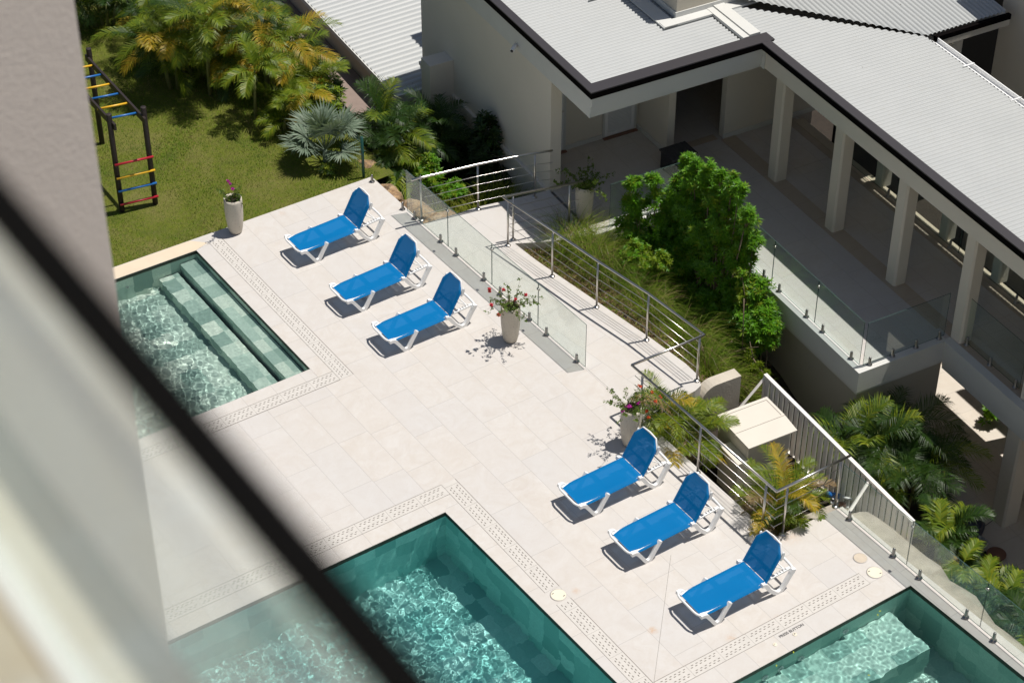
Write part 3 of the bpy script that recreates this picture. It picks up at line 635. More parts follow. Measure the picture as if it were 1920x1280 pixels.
# security camera on the blank wall
c0 = atu(967, 86, 17.40)
sc_ = thing('security_camera', 'small white security camera on the blank villa wall under the dark eaves', 'camera', c0)
mb = MB(); mb.tube([c0+Vector((0, .0, .02)), c0+Vector((-.16, -.10, -.02))], 0.042, 12); mb.build('camera_body', M['plastic_white'], sc_)
mb = MB(); mb.tube([c0+Vector((.10, .03, .09)), c0+Vector((.0, .0, .03))], 0.015, 8); mb.tube([c0+Vector((.08, .02, .09)), c0+Vector((.11, .03, .09))], 0.045, 12); mb.build('bracket', M['plastic_white'], sc_)
mb = MB(); mb.tube([c0+Vector((-.16, -.10, -.02)), c0+Vector((-.168, -.105, -.021))], 0.032, 12); mb.build('lens', M['black_plastic'], sc_)
# ------------------------------------------------------------------ annex
e0 = at(745, 183, -0.45); ua, va = Bf(e0)
annex = thing('annex_building', 'low outbuilding with ribbed white metal roof left of the villa', 'building', W(ua+.3, va+.3, -1.1))
corr(ua, ua+2.4, va, 46.5, -.42, -.32, 'u', period=0.19, amp=0.030).build('roof', M['roof'], annex)
mb = MB(); mb.ubox(ua-.03, va, -.56, ua+.0, 46.5, -.44); mb.ubox(ua-.03, va-.06, -.58, ua+.70, va-.002, -.38); mb.build('eaves_trim', M['trim_white'], annex)
mb = MB(); mb.ubox(ua+.14, va+.12, -3.0, ua+.34, 46.5, -.48); mb.ubox(ua+.34, va+.12, -3.0, 17.46, va+.32, -.48); mb.build('wall', M['wall_warm'], annex)
mb = MB(); mb.tube([W(ua+.10, va+.03, -.5), W(ua+.10, va+.06, -2.4)], 0.035, 8); mb.build('downpipe', M['trim_white'], annex)
mb = MB(); mb.ubox(ua-.7, va+.0, -1.5, ua+.13, 46.5, -1.16); o = mb.build('annex_path', plain('dark_path_paving', (0.25, 0.19, 0.16), 0.8, var=.2)); o['kind'] = 'structure'
# neighbouring tall wall at the right edge
tw = thing('neighbour_tower', 'plain pale tower wall rising behind the loggia roof at the right', 'building', W(27, 26, -3))
mb = MB(); mb.ubox(26.6, 10, -3.1, 31, 27.72, 6.3); mb.build('wall', M['wall_paint'], tw)
mb = MB(); mb.ubox(26.55, 9.95, 6.3, 31.05, 27.77, 6.42); mb.build('parapet_cap', M['trim_white'], tw)
# planting and curtain windows seen through the loggia
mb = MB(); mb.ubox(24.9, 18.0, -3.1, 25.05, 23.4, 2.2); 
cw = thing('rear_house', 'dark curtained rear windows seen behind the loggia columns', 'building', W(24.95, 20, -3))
mb.build('wall', M['rear_shade_dark'], cw)
for k in range(5):
    mb = MB(); n = 40; v0 = 18.4+k*1.0; vs = []
    for i in range(n+1):
        v = v0+i*0.9/n; off = 0.02*math.sin(i*1.5)
        vs += [W(24.87+off, v, -1.0), W(24.87+off, v, 1.2)]
    mb.add(vs, [(2*i, 2*i+2, 2*i+3, 2*i+1) for i in range(n)], 0, True)
    mb.build('curtain', M['curtain'], cw)
# ------------------------------------------------------------------ hotel the photograph was taken from
hotel = thing('hotel_building', 'hotel facade with stuccoed wall standing beside the balcony in the foreground', 'building', (0, 6, -3))
mb = MB(); mb.prism([(1.96, 5.15), (-9, 2.82), (-9, 9.4), (1.4, 8.4)], -3.1, 44)
ed = mb.build('wall', M['stucco'], hotel)
mb = MB(); mb.box((-14, -12, -3.1), (-2.6, 2.8, 44)); mb.build('facade', M['stucco'], hotel)
mb = MB(); mb.box((-2.59, -6, 22.80), (0.311, 4.75, 22.985)); mb.build('balcony_slab', plain('balcony_concrete', (0.50, 0.47, 0.42), 0.8), hotel)
def balcony_stone():
    m, t, b = mat('balcony_marble'); p = wpos(t)
    n1 = noise_(t, p, 5, 5, 0.6, 1.0); c = ramp(t, n1, [(0.3, (0.60, 0.59, 0.50)), (0.5, (0.54, 0.49, 0.38)), (0.7, (0.64, 0.65, 0.61))])
    L(t, c, b.inputs['Base Color']); b.inputs['Roughness'].default_value = 0.35; return m
mb = MB(); mb.box((-2.59, -6, 22.986), (0.311, 4.75, 23.0)); mb.build('balcony_paving', balcony_stone(), hotel)
mb = MB(); mb.box((0.3112, -6, 22.78), (0.340, 4.75, 23.004)); mb.build('slab_trim', plain('dark_trim', (0.012, 0.012, 0.012), 0.9, spec=.1), hotel)
br = thing('balcony_railing', 'black metal handrail over a glass panel, blurred right in the foreground', 'railing', (0.25, 1, 23))
RZ = 23.40
mb = MB(); mb.box((0.260, -6, RZ-.005), (0.279, 4.75, RZ+.006)); mb.build('handrail', M['black_rail'], br)
mb = MB(); mb.box((0.272, -6, 23.008), (0.279, 4.75, RZ-.007)); mb.build('glass_panel', M['balc_glass'], br)
mb = MB(); mb.box((0.266, -6, 23.0005), (0.286, 4.75, 23.0075)); mb.build('glass_seal', M['white_paint'], br)
# ------------------------------------------------------------------ steel railings
def railing(label, path, posts, zs=(0.22, 0.42, 0.62, 0.82), hz=1.1, group=None, rodpath=None, cat='railing'):
    """path: ground points of the handrail, posts: ground points"""
    t = thing('steel_railing', label, cat, (path[0][0], path[0][1], 0), 0, group)
    mb = MB(); mb.tube([(x, y, hz) for x, y in path], 0.024, 10, smooth=True); mb.build('handrail', M['steel'], t)
    for x, y in posts:
        mb = MB(); mb.tube([(x, y, 0.012), (x, y, hz-.07)], 0.021, 10); mb.tube([(x, y, hz-.07), (x, y, hz-.02)], 0.010, 8)
        p = mb.build('post', M['steel'], t)
        mb = MB(); mb.lathe((x, y, 0.004), [(0.058, 0), (0.058, .008), (0.045, .016), (0.026, .03)], 16); b = mb.build('base_plate', M['steel'], p); b.location = -Vector(t.location)+Vector((0, 0, 0)); b.location = (-t.location.x, -t.location.y, 0)
    rp = rodpath or path
    for z in zs:
        mb = MB(); mb.tube([(x, y, z+.02) for x, y in rp], 0.0065, 6); mb.build('rod', M['steel'], t)
    return t
def off(path, d):
    out = []
    for i, p in enumerate(path):
        a = path[max(i-1, 0)]; b = path[min(i+1, len(path)-1)]
        dx, dy = b[0]-a[0], b[1]-a[1]; l = math.hypot(dx, dy); out.append((p[0]-dy/l*d, p[1]+dx/l*d))
    return out
pA = [(17.30, 28.84), (17.55, 28.80), (18.69, 28.57), (19.86, 28.27), (20.18, 28.14)]
railing('steel railing rising past the rock garden to the villa wall corner', pA, [(17.54, 28.90), (18.69, 28.60), (19.86, 28.30)], rodpath=off(pA[1:], -.03))
pB = [(20.05, 26.98), (18.46, 27.32), (18.61, 25.9), (18.75, 24.66), (18.93, 23.34), (19.02, 21.84), (17.43, 21.85), (17.45, 21.0), (17.45, 17.98), (19.03, 17.97)]
pB1 = pB[:7]
railing('long steel railing curving round the fountain grass bed beside the walkway', [(20.05, 26.93), (18.45, 27.34), (18.62, 25.88), (18.75, 24.66), (18.93, 23.34), (19.02, 21.82), (17.45, 21.87)],
        [(19.82, 27.05), (18.68, 27.34), (18.49, 27.24), (18.63, 25.93), (18.77, 24.67), (18.95, 23.35), (18.99, 21.90)],
        rodpath=[(20.02, 27.0), (18.53, 27.31), (18.67, 25.9), (18.80, 24.68), (18.98, 23.36), (19.03, 21.95)])
railing('straight steel railing between the last pool loungers and the palms', [(17.45, 21.87), (17.46, 20.0), (17.46, 17.97)], [(17.47, 21.58), (17.48, 19.96), (17.46, 18.22)], rodpath=[(17.52, 21.85), (17.52, 20.0), (17.52, 17.99)])
railing('short steel railing at the lower corner of the deck above the slatted fence', [(17.46, 17.97), (19.03, 17.96)], [(17.71, 17.98), (18.87, 17.99)], rodpath=[(17.52, 18.02), (18.87, 18.02)])
# ------------------------------------------------------------------ frameless glass balustrades on spigots
def glass_run(label, a, b, panels, gm='glass', zb=0.055, zt=1.03, spf=(0.18, 0.82), group='frameless glass balustrades', clamp=True, z0=0.0, extra_spigots=None):
    """panels: list of fractions (t0,t1) of the line a-b"""
    a = Vector((a[0], a[1], z0)); b = Vector((b[0], b[1], z0)); d = b-a; n = Vector((-d.y, d.x, 0)).normalized()
    t = thing('glass_balustrade', label, 'glass fence', a, 0, None)
    L_ = d.length; dn = d.normalized()
    for t0, t1 in panels:
        p = a+d*t0+dn*0.006; q = a+d*t1-dn*0.006; w = 0.006
        mb = MB(); vs = [p-n*w, q-n*w, q+n*w, p+n*w]
        mb.add([v+Vector((0, 0, zb)) for v in vs]+[v+Vector((0, 0, zt)) for v in vs], [(0, 3, 2, 1), (4, 5, 6, 7), (0, 1, 5, 4), (1, 2, 6, 5), (2, 3, 7, 6), (3, 0, 4, 7)]); mb.m = [1, 1, 0, 1, 0, 1]
        mb.build('glass_panel', [M[gm], M['glass_edge']], t)
        for f in spf:
            c = p+(q-p)*f; mb = MB()
            mb.lathe(c+Vector((0, 0, .013)), [(0.055, 0), (0.055, .012), (0.034, .02), (0.027, .03), (0.027, .15), (0.022, .17), (0.008, .18)], 16)
            mb.build('spigot', M['steel_dark'], t)
        if clamp and t1 < 0.999:
            mb = MB(); mb.tube([q+Vector((0, 0, zt-.13))-dn*.02, q+Vector((0, 0, zt-.13))+dn*.035], 0.024, 12); mb.build('clamp', M['steel'], t)
    return t
M['glass_edge'] = plain('glass_edge', (0.05, 0.09, 0.08), 0.2)
glass_run('clear glass panels standing along the deck beside the first three loungers', (17.45, 29.30), (17.515, 23.29), [(0, .248), (.248, .50), (.50, .752), (.752, 1)])
mb = MB(); 
for i, (x, y) in enumerate(((17.43, 30.62), (17.43, 29.44))):
    s = MB(); s.lathe((x, y, .003), [(0.055, 0), (0.055, .012), (0.034, .02), (0.027, .03), (0.027, .15), (0.022, .17), (0.008, .18)], 16)
    tag(s.build('spigot', M['steel_dark']), ('empty steel spigot at the far corner of the deck by the green post' if i == 0 else 'empty steel spigot beside the rock where the glass begins'), 'spigot', 'empty spigots without glass')
glass_run('glass panels along the pool with the bench at the lower right corner', (18.86, 17.93), (18.93, 11.5), [(0, .26), (.26, .52), (.52, .78), (.78, 1)])
wv = lambda u, v: tuple(W(u, v))[:2]
glass_run('glass panels along the long outer edge of the shaded terrace', wv(19.62, 28.30), wv(19.62, 22.53), [(0, .26), (.26, .51), (.51, .755), (.755, 1)], 'glass_dark')
glass_run('glass panel across the short front end of the terrace', wv(19.66, 22.49), wv(21.52, 22.49), [(0, 1)], 'glass_dark', spf=(0.08, 0.36, 0.65, 0.94))
glass_run('glass panel between the two loggia columns at the right edge', wv(21.74, 22.2), wv(21.74, 20.6), [(0, 1)], 'glass_dark', spf=(0.06, 0.48, 0.93))
glass_run('glass panel right of the last loggia column', wv(21.74, 20.2), wv(21.74, 14), [(0, .5), (.5, 1)], 'glass_dark')
glass_run('glass panels closing the front of the shaded porch by the tall pot', wv(17.85, 28.46), wv(19.60, 28.46), [(0, 1)], 'glass_dark', spf=(0.1, 0.9))
glass_run('glass panels along the rear ledge behind the loggia columns', wv(23.36, 28.4), wv(23.36, 20.4), [(0, .25), (.25, .5), (.5, .75), (.75, 1)], 'glass_dark', spf=(.12, .87))
# ------------------------------------------------------------------ sun loungers
def bentbar(mb, pts, w, h, m=0):
    """flat bar following pts in the xz plane at y given, w thick across y, h thick in plane"""
    n = len(pts); vs = []
    for i, (x, y, z) in enumerate(pts):
        a = pts[max(i-1, 0)]; b = pts[min(i+1, n-1)]; dx, dz = b[0]-a[0], b[2]-a[2]; l = math.hypot(dx, dz); nx, nz = -dz/l, dx/l
        hh = h[i] if isinstance(h, (list, tuple)) else h
        for sx, sy in ((-1, -1), (1, -1), (1, 1), (-1, 1)): vs.append((x+nx*hh/2*sx, y+w/2*sy, z+nz*hh/2*sx))
    fs = []
    for i in range(n-1):
        for k in range(4): fs.append((i*4+k, i*4+(k+1) % 4, (i+1)*4+(k+1) % 4, (i+1)*4+k))
    fs += [(3, 2, 1, 0), ((n-1)*4, (n-1)*4+1, (n-1)*4+2, (n-1)*4+3)]
    mb.add(vs, fs, m, False)
def smoothpts(pts, k=5):
    """catmull-rom"""
    out = []; P = [pts[0]]+list(pts)+[pts[-1]]
    for i in range(1, len(P)-2):
        for j in range(k):
            t = j/k; out.append(tuple(0.5*((2*P[i][c])+(-P[i-1][c]+P[i+1][c])*t+(2*P[i-1][c]-5*P[i][c]+4*P[i+1][c]-P[i+2][c])*t*t+(-P[i-1][c]+3*P[i][c]-3*P[i+1][c]+P[i+2][c])*t**3) for c in range(3)))
    out.append(tuple(pts[-1])); return out
def bevel(o, w=0.008, seg=2):
    b = o.modifiers.new('bevel', 'BEVEL'); b.width = w; b.segments = seg; b.limit_method = 'ANGLE'; b.angle_limit = R(40)
    return o
def make_lounger():
    t = thing('sun_lounger', 'blue sun lounger', 'sun lounger', (0, 0, 0))
    Wd = 0.60
    # seat sling: slightly sagging sheet
    def sling(name, x0, z0, x1, z1, corner0, corner1, sag):
        mb = MB(); nx, ny = 14, 14; vs = []
        for i in range(nx+1):
            s = i/nx
            cut = 0.0
            if corner0: cut = max(cut, corner0*(1-min(1, s*nx/2.2)))
            if corner1: cut = max(cut, corner1*(1-min(1, (1-s)*nx/2.8)))
            for j in range(ny+1):
                r = j/ny; y = cut-.012+(Wd+.024-2*cut)*r; e = (2*r-1)
                z = z0+(z1-z0)*s-sag*(1-e*e)*math.sin(math.pi*min(1, max(0, s)))**.5 if 0 < s < 1 else z0+(z1-z0)*s
                if abs(e) > 0.99: z -= 0.05
                vs.append((x0+(x1-x0)*s, y, z))
        fs = [(i*(ny+1)+j, (i+1)*(ny+1)+j, (i+1)*(ny+1)+j+1, i*(ny+1)+j+1) for i in range(nx) for j in range(ny)]
        mb.add(vs, fs, 0, True); return mb.build(name, M['sling'], t, world=False)
    sling('seat_sling', 0.05, 0.345, 1.33, 0.375, 0.055, 0, 0.018)
    sling('back_sling', 1.335, 0.385, 1.655, 0.955, 0, 0.115, 0.012)
    # white frame below the sling
    mb = MB()
    for y in (0.04, Wd-0.04):
        bentbar(mb, smoothpts([(0.06, y, .312), (0.5, y, .318), (1.0, y, .326), (1.34, y, .345)], 3), 0.045, 0.042)
    mb.box((0.07, 0.05, 0.305), (0.13, Wd-.05, 0.332)); mb.box((0.62, 0.05, 0.300), (0.72, Wd-.05, 0.325)); mb.box((1.24, 0.05, 0.312), (1.31, Wd-.05, 0.338))
    bevel(mb.build('seat_frame', M['plastic_white'], t, world=False), .006)
    mb = MB(); pts = [(0.012, 0.06, .345), (0.0, 0.12, .348), (0.0, Wd/2, .348), (0.0, Wd-.12, .348), (0.012, Wd-.06, .345)]
    mb.tube([(0.09, 0.0, .338), (0.035, 0.015, .345)]+pts+[(0.035, Wd-.015, .345), (0.09, Wd, .338)], 0.021, 8); mb.build('foot_rail', M['plastic_white'], t, world=False)
    for y, nm in ((-0.012, 'near'), (Wd+0.012, 'far')):
        mb = MB()
        bentbar(mb, smoothpts([(0.03, y, .335), (0.13, y, .318), (0.22, y, .20), (0.33, y, .035), (0.385, y, .022), (0.43, y, .05), (0.52, y, .20), (0.595, y, .315), (0.615, y, .345)], 4), 0.058, 0.062)
        bevel(mb.build('front_leg', M['plastic_white'], t, world=False), .012)
        mb = MB()
        bentbar(mb, smoothpts([(1.24, y, .36), (1.32, y, .325), (1.42, y, .17), (1.56, y, .03), (1.62, y, .02), (1.68, y, .05), (1.78, y, .22), (1.87, y, .37), (1.885, y, .40)], 4), 0.060, [.062]*17+[.07]*10+[.085]*6)
        bevel(mb.build('rear_leg', M['plastic_white'], t, world=False), .012)
        yy = 0.045 if nm == 'near' else Wd-.045
        mb = MB(); bentbar(mb, [(1.34, yy, .352), (1.86, yy, .385)], 0.05, 0.036)
        for k in range(4): mb.box((1.60+.055*k, yy-.02, .392+.0035*k), (1.62+.055*k, yy+.02, .412+.0035*k))
        bevel(mb.build('ratchet_rail', M['plastic_white'], t, world=False), .005)
    mb = MB(); mb.tube(smoothpts([(1.885, -0.015, .385), (1.90, 0.10, .395), (1.905, Wd/2, .40), (1.90, Wd-.10, .395), (1.885, Wd+.015, .385)], 4), 0.024, 8); mb.build('head_rail', M['plastic_white'], t, world=False)
    # back frame
    mb = MB()
    for y in (0.03, Wd-.03): bentbar(mb, [(1.36, y, .372), (1.60, y+(0.02 if y < .3 else -.02), .80)], 0.04, 0.035)
    s = 1.0
    mb.tube([(1.625, 0.025, .80), (1.675, 0.12, .945), (1.685, Wd/2, .955), (1.675, Wd-.12, .945), (1.625, Wd-.025, .80)], 0.018, 8)
    mb.box((1.44, 0.03, .50), (1.47, Wd-.03, .545))
    mb.tube([(1.49, 0.08, .60), (1.74, 0.05, .41)], 0.012, 6); mb.tube([(1.49, Wd-.08, .60), (1.74, Wd-.05, .41)], 0.012, 6); mb.tube([(1.74, 0.04, .412), (1.74, Wd-.04, .412)], 0.012, 6)
    bevel(mb.build('back_frame', M['plastic_white'], t, world=False), .006)
    for y in (-0.004, Wd-.032):
        mb = MB(); bentbar(mb, smoothpts([(1.605, y+.018, .70), (1.645, y+.018, .78), (1.66, y+.018, .86)], 3), 0.030, [.03, .045, .055, .06, .055, .045, .02]); bevel(mb.build('back_lug', M['plastic_white'], t, world=False), .006)
    return t
LG = 'blue and white sun loungers in two rows on the pool deck'
lproto = make_lounger()
spots = [((14.765, 28.90), 0.3, 'blue sun lounger nearest the lawn, topmost of the upper row of three'),
         ((14.70, 27.06), 0.8, 'middle blue sun lounger of the upper row of three by the glass'),
         ((14.74, 25.61), -0.4, 'blue sun lounger just left of the flower pot with red flowers'),
         ((15.06, 20.12), -0.6, 'blue sun lounger just below the pot with purple flowers, in the lower row'),
         ((15.10, 18.74), -0.3, 'middle blue sun lounger of the lower row beside the straight railing'),
         ((15.17, 17.03), -1.2, 'blue sun lounger nearest the small pool with the bench')]
for i, ((x, y), a, lab) in enumerate(spots):
    o = lproto if i == 0 else copy_tree(lproto)
    o.location = (x, y, 0.003); o.rotation_euler.z = R(a); o['label'] = lab; o['group'] = LG
# ------------------------------------------------------------------ covers, buttons, lettering
M['yellow_leaf'] = plain('yellow_leaf', (0.34, 0.38, 0.03), 0.6)
def disc(name, label, px, py, r, m, cat, group=None, holes=True):
    p = at(px, py); t = thing(name, label, cat, (p.x, p.y, 0), 0, group)
    mb = MB(); mb.lathe((p.x, p.y, 0.002), [(r, 0), (r, .006), (r-.006, .008), (r-.012, .0075)], 32); mb.build('lid', m, t)
    mb = MB(); mb.lathe((p.x, p.y, 0.001), [(r+.012, 0), (r+.012, .0055)], 32); mb.build('rim', M['drainstone'], t)
    if holes:
        for s in (-1, 1):
            mb = MB(); q = p+Vector((-0.45*r*s*1.1, 0.55*r*s, 0)); mb.box((q.x-.018, q.y-.006, .010), (q.x+.018, q.y+.006, .0115)); mb.build('lifting_slot', M['black_plastic'], t)
disc('skimmer_cover', 'round cream skimmer cover in the drain strip beside the large pool', 1047, 1115, .125, M['cover'], 'cover')
disc('skimmer_cover', 'round cream skimmer cover at the end of the drain by the small pool', 1640, 1073, .125, M['cover'], 'cover')
disc('access_cover', 'round stone coloured access cover next to the grey glass shadow', 1613, 1046, .11, plain('stone_cover', (0.56, 0.48, 0.38), 0.8, var=.15, scale=9), 'cover', holes=False)
for (px, py, lab) in ((1453, 1208, 'left of two small round pool buttons by the lettering'), (1490, 1189, 'right of two small round pool buttons, directly under the lettering')):
    p = at(px, py); t = thing('pool_button', lab, 'button', (p.x, p.y, 0), 0, 'small round pool buttons')
    mb = MB(); mb.lathe((p.x, p.y, .003), [(.036, 0), (.036, .008), (.03, .012)], 20); mb.build('button_ring', M['cover'], t)
    mb = MB(); mb.lathe((p.x, p.y, .013), [(.014, 0), (.014, .006)], 14); mb.build('push_cap', M['steel'] if px > 1470 else M['cover'], t)
def text_mesh(txt, size, loc, rz, m, name):
    c = bpy.data.curves.new(name, 'FONT'); c.body = txt; c.size = size; c.extrude = 0.0006; c.align_x = 'CENTER'; c.align_y = 'CENTER'; c.offset = 0.0012
    o = bpy.data.objects.new(name+'_c', c); scene.collection.objects.link(o)
    dg = bpy.context.evaluated_depsgraph_get(); me = bpy.data.meshes.new_from_object(o.evaluated_get(dg)); bpy.data.objects.remove(o)
    me.materials.clear(); me.materials.append(m); ob = bpy.data.objects.new(name, me); scene.collection.objects.link(ob); ob.location = loc; ob.rotation_euler = (0, 0, rz); return ob
p = at(1484, 1182)
tx = text_mesh('PRESS BUTTON', 0.072, (p.x, p.y, 0.0055), R(0), M['black_plastic'], 'deck_lettering')
tag(tx, 'black lettering PRESS BUTTON on the paving beside the small pool', 'lettering')
# pool inlets on the small pool and stepped pool walls
for i, (px, py, y0, zz) in enumerate(((1440, 1250, 15.89, -.40), (1475, 1238, 15.89, -.40), (1515, 1220, 15.89, -.40), (1592, 1168, 15.89, -.33))):
    q = at(px, py, 0); x = q.x
    t = thing('pool_jet', ['first', 'second', 'third', 'fourth'][i]+' white water jet from the left in the wall of the small pool', 'pool jet', (x, 15.9, zz), 0, 'white water jets in the pool wall')
    mb = MB(); mb.tube([(x+.05*math.cos(k*math.pi/10), 15.875, zz+.05*math.sin(k*math.pi/10)) for k in range(21)], .013, 8); mb.build('jet_flange', M['plastic_white'], t)
    mb = MB(); mb.tube([(x, 15.898, zz), (x, 15.885, zz)], .018, 12); mb.build('nozzle', M['steel'], t)
t = thing('pool_jet', 'round white water jet in the far wall of the stepped pool', 'pool jet', (11.75, 30.55, -.4)); mb = MB(); mb.tube([(11.85, 30.548, -.45), (11.85, 30.53, -.45)], .036, 16); mb.build('jet_flange', M['plastic_white'], t)
mb = MB(); mb.tube([(11.85, 30.529, -.45), (11.85, 30.526, -.45)], .018, 12); mb.build('nozzle', M['black_plastic'], t)
rl = random.Random(12)
for i, (px, py) in enumerate(((1650, 1145), (1646, 1152), (1488, 1222), (1456, 1247), (1431, 1249), (1629, 1265))):
    p = at(px, py, -.04); az = rl.uniform(0, 6.28); mb = MB(); a = Vector((math.cos(az), math.sin(az), 0))*.026; b = Vector((-a.y, a.x, 0))*.5
    mb.add([p-a, p-b+Vector((0, 0, .006)), p+a, p+b+Vector((0, 0, .006)), p+Vector((0, 0, -.002))], [(0, 1, 4), (1, 2, 4), (2, 3, 4), (3, 0, 4)]); tag(mb.build('fallen_leaf', M['yellow_leaf']), 'small yellow leaf '+('at the far corner of the small pool', 'just inside the leaf at the far corner of the small pool', 'floating below the lettering in the small pool', 'left of the leaf below the lettering, by the pool wall', 'furthest left along the wall of the small pool', 'nearest the bottom edge, over the bench of the small pool')[i], 'leaf', 'yellow leaves floating on the small pool')
# ------------------------------------------------------------------ climbing frame
cf = thing('climbing_frame', 'dark wooden climbing frame with red, yellow and blue rungs on the lawn', 'climbing frame', (13.1, 33.7, -.03))
A_, B_, C_, D_ = (12.76, 32.58), (13.43, 32.44), (13.50, 35.06), (12.80, 35.2)
for (x, y) in (A_, B_, C_, D_):
    mb = MB(); mb.tube([(x, y, -.06), (x, y, 2.26)], 0.055, 14); bevel(mb.build('post', M['dark_wood'], cf), .004)
for (p, q) in ((A_, D_), (B_, C_)):
    a = Vector((*p, 2.02)); b = Vector((*q, 2.02)); s = Vector((.045 if p is A_ else -.045, 0, 0)); d = (b-a).normalized(); mb = MB()
    vs = [a+s-d*.15, b+s+d*.1]; w = Vector((.022, 0, 0)); h = Vector((0, 0, .07))
    mb.add([vs[0]-w-h, vs[0]+w-h, vs[0]+w+h, vs[0]-w+h, vs[1]-w-h, vs[1]+w-h, vs[1]+w+h, vs[1]-w+h], [(0, 1, 2, 3), (7, 6, 5, 4), (0, 4, 5, 1), (1, 5, 6, 2), (2, 6, 7, 3), (3, 7, 4, 0)])
    mb.build('beam', M['dark_wood'], cf)
cols = ['blue', 'yellow', 'blue', 'yellow', 'blue', 'yellow', 'blue']
for k in range(6):
    f = (k+.5)/6.2; y0 = A_[1]+(D_[1]-A_[1])*f; y1 = B_[1]+(C_[1]-B_[1])*f; x0 = A_[0]+.04*f; x1 = B_[0]+.07*f
    mb = MB(); mb.tube([(x0+.02, y0, 2.03), (x1-.02, y1, 2.03)], .022, 10); tag(mb.build('rung', M[cols[k]], cf), cols[k]+' overhead rung')
for z, c in ((.30, 'red'), (.62, 'blue'), (.93, 'yellow'), (1.25, 'red')):
    mb = MB(); mb.tube([(A_[0]-.05, A_[1]-.075, z-.12), (B_[0]+.05, B_[1]-.075, z-.12)], .024, 10); tag(mb.build('rung', M[c], cf), c+' ladder rung')
# ------------------------------------------------------------------ equipment box, low wall, slatted fence
bx = thing('equipment_box', 'cream concrete equipment box between the two yellowing palms', 'box', W(17.1, 22.1, -1.2))
mb = MB(); mb.ubox(16.63, 21.66, -1.25, 17.50, 22.60, -0.06); mb.build('box_body', M['cream_panel'], bx)
mb = MB(); mb.ubox(16.60, 22.06, -.058, 17.66, 22.63, 0.02); mb.build('lid', M['cream_panel'], bx)
mb = MB(); vs = [W(16.60, 22.055, .015), W(17.66, 22.055, .015), W(17.62, 21.62, .015), W(16.60, 21.62, .015)]; mb.add(vs+[v-Vector((0, 0, .03)) for v in vs], [(0, 3, 2, 1), (0, 1, 5, 4), (1, 2, 6, 5), (2, 3, 7, 6), (3, 0, 4, 7), (4, 5, 6, 7)]); mb.build('sloping_lid', M['cream_panel'], bx)
mb = MB(); mb.ubox(16.68, 22.55, .0205, 17.60, 22.558, .024); mb.ubox(17.595, 22.09, .0205, 17.603, 22.55, .024); mb.build('lid_joint', M['slot'], bx)
mb = MB(); mb.ubox(16.40, 21.62, -1.25, 16.622, 22.2, -0.28); mb.build('side_cabinet', M['cream_panel'], bx)
lw = thing('concrete_wall', 'short weathered concrete wall with a rounded end behind the first palm', 'wall', W(17.3, 23.5, -1.2))
mb = MB(); prof = []
for k in range(9): a = math.pi/2*k/8; prof.append((16.75+.35*(1-math.cos(a)), -.45+.42*math.sin(a)))
prof = [(16.75, -1.3)]+prof+[(17.62, -.03), (17.62, -1.3)]
vs = [W(u, 23.38, z) for u, z in prof]+[W(u, 23.62, z) for u, z in prof]; n = len(prof)
mb.add(vs, [tuple(range(n-1, -1, -1)), tuple(range(n, 2*n))]+[(i, (i+1) % n, n+(i+1) % n, n+i) for i in range(n)]); mb.build('wall_body', M['concrete'], lw)
fn = thing('slatted_fence', 'white slatted fence screening the lower court behind the palms', 'fence', W(18.0, 21, -1.2))
F0, F1, FU = 23.12, 18.80, 17.98
mb = MB(); mb.ubox(FU-.035, F1-.03, 0.0, FU+.035, F0+.03, .045); mb.build('top_rail', M['fence_white'], fn)
mb = MB(); mb.ubox(FU-.03, F1, -1.18, FU+.03, F0, -1.13); mb.build('bottom_rail', M['fence_white'], fn)
for v in (F1, F0): mb = MB(); mb.ubox(FU-.034, v-.034, -1.25, FU+.034, v+.034, -.002); mb.build('post', M['fence_white'], fn)
v = F1+.10
while v < F0-.06:
    mb = MB(); mb.ubox(FU-.016, v, -1.128, FU+.016, v+.09, -.002); mb.build('slat', M['fence_white'], fn); v += .152
for (p, q) in ((W(FU-.02, 19.98, -.03), Vector((18.98, 17.78, -.05))), (W(FU, F0+.02, -.03), W(FU-.62, F0+.0, -.62))):
    mb = MB(); mb.tube([p, q], .030, 4, smooth=False); mb.build('brace', M['fence_white'], fn)
mb = MB()   # rough stone ledge outside the lower glass
for i in range(26):
    pass
rs = random.Random(4); prev = []
n = 34; top = []; 
for i in range(n+1):
    y = 17.75-i*.28; w0 = 19.02+.003*i; w1 = 19.46-.0*i-.30*smooth(17.2, 15.5, y)*0+rs.uniform(-.06, .06)-max(0, (16.3-y))*.03
    top.append(((w0, y, -.06+rs.uniform(-.01, .01)), ((w0+w1)/2, y, -.10+rs.uniform(-.04, .04)), (w1, y, -.18+rs.uniform(-.06, .06)), (w1+.06, y, -1.3)))
vs = [p for r_ in top for p in r_]; mb.add(vs, [(i*4+k, i*4+k+1, (i+1)*4+k+1, (i+1)*4+k) for i in range(n) for k in range(3)], 0, True)
tag(mb.build('stone_ledge', M['ledge_stone']), 'rough pale stone ledge outside the lower glass fence', 'ledge')
# green mesh fence post by the lawn
gp = thing('mesh_fence', 'dark green post with wire mesh at the far end of the deck', 'fence', (17.42, 30.95, 0))
gb = at(682, 332, -.03)
mb = MB(); mb.tube([(gb.x, gb.y, -.1), (gb.x, gb.y, .95)], .03, 8); mb.build('post', plain('green_metal', (0.01, 0.06, 0.05), 0.4), gp)
mb = MB(); 
for k in range(9): mb.tube([(gb.x, gb.y, .08+.1*k), (gb.x+.2, gb.y+1.8, .08+.1*k-.1)], .0025, 4)
for k in range(18): mb.tube([(gb.x+.011*k, gb.y+.1*k, 0), (gb.x+.011*k, gb.y+.1*k, .88)], .0025, 4)
mb.build('wire_mesh', plain('green_wire', (0.02, 0.08, 0.06), 0.5), gp)
